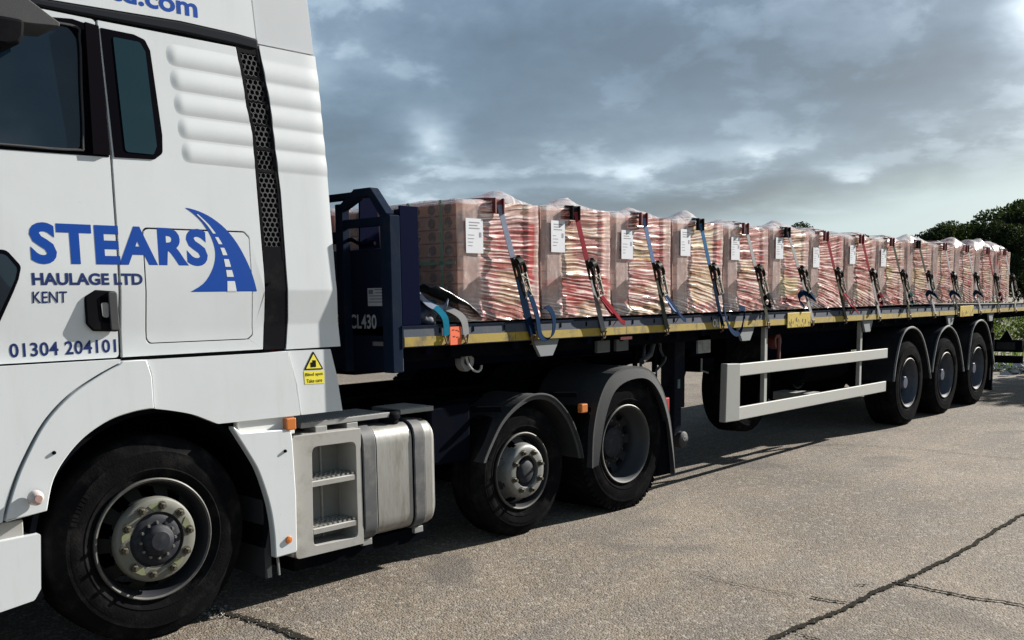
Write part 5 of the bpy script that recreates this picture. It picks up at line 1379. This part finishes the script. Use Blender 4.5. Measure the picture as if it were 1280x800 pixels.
# ------------------------------------------------------------------ loose gear at the front of the deck
def gear(name, label, cat, loc, group=None):
    o = empty(name, loc); tag(o, label, cat, group); return o
g1 = gear('strap_bundle', 'turquoise and grey straps hanging in a bundle over the deck edge behind the headboard', 'straps', (1.78, 0, 1.48))
def rbn(par, nm, pts, wv, mt, t=.004):
    O = Vector(par.location); P = curve(pts, 5)
    return MB().ribbon([Vector(p)-O for p in P], [Vector(wv)]*len(P), t).build(nm, mt, par)
rbn(g1, 'webbing', [(1.60, .22, 1.72), (1.66, .12, 1.66), (1.73, .04, 1.60), (1.785, -.008, 1.53), (1.80, -.014, 1.46), (1.80, -.014, 1.41)], (.048, .0, .012), WB['turquoise'])
rbn(g1, 'webbing', [(1.68, .22, 1.66), (1.78, .10, 1.60), (1.88, .02, 1.56), (1.945, -.010, 1.51), (1.965, -.014, 1.44), (1.965, -.014, 1.39)], (.05, .0, .02), WB['grey'])
rbn(g1, 'webbing', [(1.60, .12, 1.78), (1.63, .06, 1.68), (1.70, .03, 1.60), (1.80, .02, 1.575), (1.84, .01, 1.62), (1.80, .0, 1.52)], (.02, .01, .03), WB['grey blue'])
rbn(g1, 'webbing', [(1.58, .10, 1.86), (1.60, .08, 1.74), (1.66, .10, 1.66), (1.78, .12, 1.60), (1.90, .10, 1.57)], (.01, .03, .03), WB['grey blue'])
for x in (1.80, 1.965):
    MB().tube([(x-1.78-.02, -.016, -.07), (x-1.78-.005, -.02, -.115), (x-1.78, .0, -.125), (x-1.78+.005, -.02, -.115), (x-1.78+.02, -.016, -.07)], .006, 6).build('strap_hook', mat('rusty_hook', (.13, .085, .05)), g1, sm=40)
def lumpy(name, lab, cat, c, s, mt, seed, flat=0):
    b = bmesh.new(); bmesh.ops.create_icosphere(b, subdivisions=4, radius=1)
    for v in b.verts:
        p = v.co.copy(); k = 1+.28*nz(p.x*1.6, p.y*1.6, p.z*1.6+seed)+.12*abs(nz(p.x*4, p.y*4, p.z*4+seed))
        v.co = Vector((p.x*s[0]*k, p.y*s[1]*k, max(-s[2]*.75, p.z*s[2]*k)))
    me_ = bpy.data.meshes.new(name); b.to_mesh(me_); b.free(); o = link(name, me_, mt, None, c); smooth(o, 60); tag(o, lab, cat); return o
BAG = mat('black_sheet', (.012, .014, .018), .35, coat=.3)
lumpy('heap_of_straps', 'crumpled dark blue bag of spare straps on the deck by the headboard', 'bag', (1.72, .16, 1.545), (.13, .12, .10), mat('dark_blue_bag', (.012, .02, .045), .45), 4)
sheet = MB(); n = 12; vv = []
for j in range(n+1):
    for i in range(n+1):
        u, t = i/n, j/n; vv.append((-.23+.42*u-.03*t, .02+.20*t, (.13-.19*u*(1-.3*t))*(1-.1*t)+.03*nz(u*3, t*3, 2)-.02*(u > .9)))
sheet.add(vv, [(j*(n+1)+i, j*(n+1)+i+1, (j+1)*(n+1)+i+1, (j+1)*(n+1)+i) for j in range(n) for i in range(n)])
sh_ = sheet.build('rubber_mat', BAG, None, (1.97, -.02, 1.59), fix=False); so_ = sh_.modifiers.new('thick', 'SOLIDIFY'); so_.thickness = .008; smooth(sh_, 60)
tag(sh_, 'black rubber mat folded against the foot of the first brick pallet', 'mat')

# ------------------------------------------------------------------ trees, shrubs and verge
def leaf_mat(name, c, v=.35, trans=.25):
    M = bpy.data.materials.new(name); M.use_nodes = True; q = G(M.node_tree); b = q.n['Principled BSDF']
    n = q.noise(q.coord('Object'), .8, 3, .6); gi = q.new('ShaderNodeNewGeometry')
    f = q.m('ADD', q.m('MULTIPLY', n, .6), q.m('MULTIPLY', gi.outputs['Random Per Island'], .4))
    col = q.mix(f, tuple(x*(1-v) for x in c), tuple(x*(1+v) for x in c))
    q.put(b.inputs['Base Color'], col); b.inputs['Roughness'].default_value = .8; b.inputs['Specular IOR Level'].default_value = .1
    tr_ = q.new('ShaderNodeBsdfTranslucent'); q.put(tr_.inputs[0], q.mix(.5, col, (.12, .17, .03)))
    mx = q.new('ShaderNodeMixShader'); mx.inputs[0].default_value = trans; q.l.new(b.outputs[0], mx.inputs[1]); q.l.new(tr_.outputs[0], mx.inputs[2])
    q.l.new(mx.outputs[0], q.n['Material Output'].inputs[0]); return M
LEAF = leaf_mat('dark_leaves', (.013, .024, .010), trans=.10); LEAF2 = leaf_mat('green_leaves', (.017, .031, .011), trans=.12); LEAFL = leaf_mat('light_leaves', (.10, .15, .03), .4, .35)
def tree_meshes(seed, H, Rc, leaf, nleaf, base=.25, mt=LEAF):
    r = random.Random(seed); tk_ = MB(); cl = []
    th = H*base
    tk_.tube([(0, 0, -.1), (.03*H*nz(seed, 1), 0, th*.6), (.02*H, .01*H, th), (.0, .0, H*.8)], [H*.030, H*.024, H*.018, H*.004], 8)
    nb = 11
    for k in range(nb):
        a = k*2.4+r.random(); t = r.uniform(.15, .95); z0 = lerp(th*.8, H*.7, t*.8)
        rad = Rc*math.sin(PI*min(.98, .22+t*.68))*r.uniform(.65, .95); zt = lerp(th*1.15, H*.92, t)
        e = Vector((rad*math.cos(a), rad*math.sin(a), zt)); s_ = Vector((0, 0, z0))
        tk_.tube([s_, s_.lerp(e, .5)+Vector((0, 0, .04*H)), e], [H*.011, H*.007, H*.002], 5)
        cl.append((e, Rc*r.uniform(.30, .48))); cl.append((s_.lerp(e, .6), Rc*r.uniform(.25, .4)))
    for k in range(16):
        a = r.random()*2*PI; rr_ = Rc*math.sqrt(r.random())*.85; z = lerp(th*1.2, H*.93, r.random()**.7)
        f = 1-max(0, (z/H-.6)/.4)*.7
        cl.append((Vector((rr_*f*math.cos(a), rr_*f*math.sin(a), z)), Rc*r.uniform(.16, .34)))
    rs = np.random.RandomState(seed)
    C_ = np.array([c[0][:] for c in cl]); Rd = np.array([c[1] for c in cl])
    w_ = Rd**2; idx = rs.choice(len(cl), nleaf, p=w_/w_.sum())
    d = rs.normal(size=(nleaf, 3)); d /= np.linalg.norm(d, axis=1)[:, None]
    rad = Rd[idx]*(.45+.62*rs.rand(nleaf)**.6)
    c = C_[idx]+d*rad[:, None]*np.array([1, 1, .78])
    c[:, 2] = np.maximum(c[:, 2], th*.55)
    u = rs.normal(size=(nleaf, 3)); u /= np.linalg.norm(u, axis=1)[:, None]
    v = np.cross(u, rs.normal(size=(nleaf, 3))); v /= np.linalg.norm(v, axis=1)[:, None]
    s_ = leaf*(.6+.8*rs.rand(nleaf))[:, None]
    V = np.stack([c-u*s_, c-v*s_*.5, c+u*s_, c+v*s_*.5], 1).reshape(-1, 3)
    me_ = bpy.data.meshes.new('crown'); F = np.arange(nleaf*4).reshape(-1, 4)
    me_.vertices.add(len(V)); me_.vertices.foreach_set('co', V.ravel()); me_.loops.add(nleaf*4); me_.loops.foreach_set('vertex_index', F.ravel())
    me_.polygons.add(nleaf); me_.polygons.foreach_set('loop_start', np.arange(0, nleaf*4, 4)); me_.update(); me_.validate()
    me_.materials.append(mt)
    return tk_.mesh('trunk'), me_
TM = [tree_meshes(1, 8, 3.6, .135, 30000, .20), tree_meshes(5, 8, 4.2, .14, 36000, .18, LEAF2), tree_meshes(9, 8, 3.0, .12, 22000, .22)]
def tree(nm, v, x, y, s_, rz, lab, sz=1.0):
    T_ = empty(nm, (x, y, 0), rz); T_.scale = (s_, s_, s_*sz)
    link('trunk', TM[v][0], BARK, T_); link('crown', TM[v][1], None, T_)
    tag(T_, lab, 'tree', 'trees beyond the yard'); return T_
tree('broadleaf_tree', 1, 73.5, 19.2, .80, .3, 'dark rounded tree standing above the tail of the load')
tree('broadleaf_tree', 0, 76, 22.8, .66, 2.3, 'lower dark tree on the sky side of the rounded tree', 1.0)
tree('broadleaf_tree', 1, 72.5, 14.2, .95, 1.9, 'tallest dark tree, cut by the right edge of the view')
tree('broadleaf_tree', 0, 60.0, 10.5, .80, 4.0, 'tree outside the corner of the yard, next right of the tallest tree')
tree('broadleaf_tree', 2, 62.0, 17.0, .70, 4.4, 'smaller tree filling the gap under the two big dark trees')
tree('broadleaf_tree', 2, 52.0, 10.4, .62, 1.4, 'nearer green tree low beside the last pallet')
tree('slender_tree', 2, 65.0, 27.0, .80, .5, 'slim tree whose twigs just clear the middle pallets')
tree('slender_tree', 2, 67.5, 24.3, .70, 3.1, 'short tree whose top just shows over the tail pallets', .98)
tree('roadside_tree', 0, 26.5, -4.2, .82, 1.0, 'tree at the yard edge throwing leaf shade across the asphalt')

def bush(nm, x, y, s_, lab, mt, seed, nleaf=2600, leaf=.05):
    rs = np.random.RandomState(seed); B_ = empty(nm, (x, y, 0))
    st_ = MB(); r = random.Random(seed); ends = []
    for k in range(12):
        a = r.random()*2*PI; rr_ = s_*r.uniform(.2, .8); e = (rr_*math.cos(a), rr_*math.sin(a), s_*r.uniform(.7, 1.35)); ends.append(e)
        st_.tube([(0, 0, 0), (e[0]*.4, e[1]*.4, e[2]*.6), e], [.012, .009, .004], 4)
    st_.build('stem', BARK, B_)
    E_ = np.array(ends); idx = rs.randint(len(ends), size=nleaf); t = rs.rand(nleaf)[:, None]**.5
    c = E_[idx]*t+rs.normal(size=(nleaf, 3))*s_*.16; c[:, 2] = np.abs(c[:, 2])
    u = rs.normal(size=(nleaf, 3)); u[:, 2] = np.abs(u[:, 2]); u /= np.linalg.norm(u, axis=1)[:, None]; v = np.cross(u, rs.normal(size=(nleaf, 3))); v /= np.linalg.norm(v, axis=1)[:, None]
    q_ = leaf*(.6+.8*rs.rand(nleaf))[:, None]
    V = np.stack([c-u*q_, c-v*q_*.35, c+u*q_, c+v*q_*.35], 1).reshape(-1, 3)
    me_ = bpy.data.meshes.new('leaves'); me_.from_pydata(V.tolist(), [], np.arange(nleaf*4).reshape(-1, 4).tolist()); me_.materials.append(mt)
    link('foliage', me_, None, B_); tag(B_, lab, 'shrub', 'shrubs behind the trailer'); return B_
bush('wild_shrub', 22.4, 2.9, .95, 'bright green weed shrub seen under the tail of the deck', LEAFL, 1)
bush('wild_shrub', 23.4, 1.9, .90, 'light green shrub right of the bright weed shrub', LEAFL, 2)
bush('wild_shrub', 25.2, 3.6, 1.2, 'darker shrub behind the bright green ones', LEAF2, 3)
bush('wild_shrub', 26.0, 1.6, 1.4, 'tall dark shrub near the right edge of the view', LEAF2, 4)
bush('wild_shrub', 24.5, 4.8, 1.1, 'green shrub hidden mostly behind the rear wheels', LEAFL, 6)
# verge of soil with grass and rubble
vg = MB(); n = 40; vv = []
for j in range(n+1):
    for i in range(n+1):
        u, t = i/n, j/n; x = 17.9+u*22; y = -14+t*40
        z = .0+.25*sst(u*9)*sst(t*6)+.08*nz(x*.6, y*.6)*sst(u*9); vv.append((x-.0+.35*nz(y*.7, 4)*(1-u), y, z))
vg.add(vv, [(j*(n+1)+i, j*(n+1)+i+1, (j+1)*(n+1)+i+1, (j+1)*(n+1)+i) for j in range(n) for i in range(n)])
o = vg.build('verge', mat('dry_soil', (.20, .165, .12), .95, grain=.4, gscale=4, dirt=.6, dirtcol=(.06, .07, .03), dscale=1.2), fix=False); smooth(o, 60); tag(o, 'low bank of dry soil beyond the yard', kind='structure')
rs = np.random.RandomState(4); N = 16000
x = 18.3+20*rs.rand(N)**1.6; y = -9+22*rs.rand(N); h_ = (.06+.28*rs.rand(N)**2)*(1+.5*(x > 20))
a_ = rs.rand(N)*2*PI; lx_, ly_ = np.cos(a_)*.02, np.sin(a_)*.02; bx, by = rs.normal(size=N)*.08, rs.normal(size=N)*.08; zb = .12+.10*np.clip((x-18)/2, 0, 1)-.1
V = np.stack([np.stack([x-lx_, y-ly_, zb], 1), np.stack([x+lx_, y+ly_, zb], 1), np.stack([x+bx, y+by, zb+.1+h_], 1)], 1).reshape(-1, 3)
me_ = bpy.data.meshes.new('grass'); me_.from_pydata(V.tolist(), [], np.arange(N*3).reshape(-1, 3).tolist()); me_.materials.append(LEAFL)
tag(link('grass', me_), 'rough grass and weeds on the bank', kind='stuff')
SM = MB(); r = random.Random(9)
for i in range(420):
    pebble(18.9+r.gauss(0, .55), 1.3+r.gauss(0, 1.0), r.uniform(.03, .13), .0+r.uniform(0, .16))
tag(SM.build('rubble', mat('pale_rubble', (.34, .34, .33), .9, grain=.5, gscale=3), fix=False), 'pale broken rubble heaped at the foot of the bank', kind='stuff')
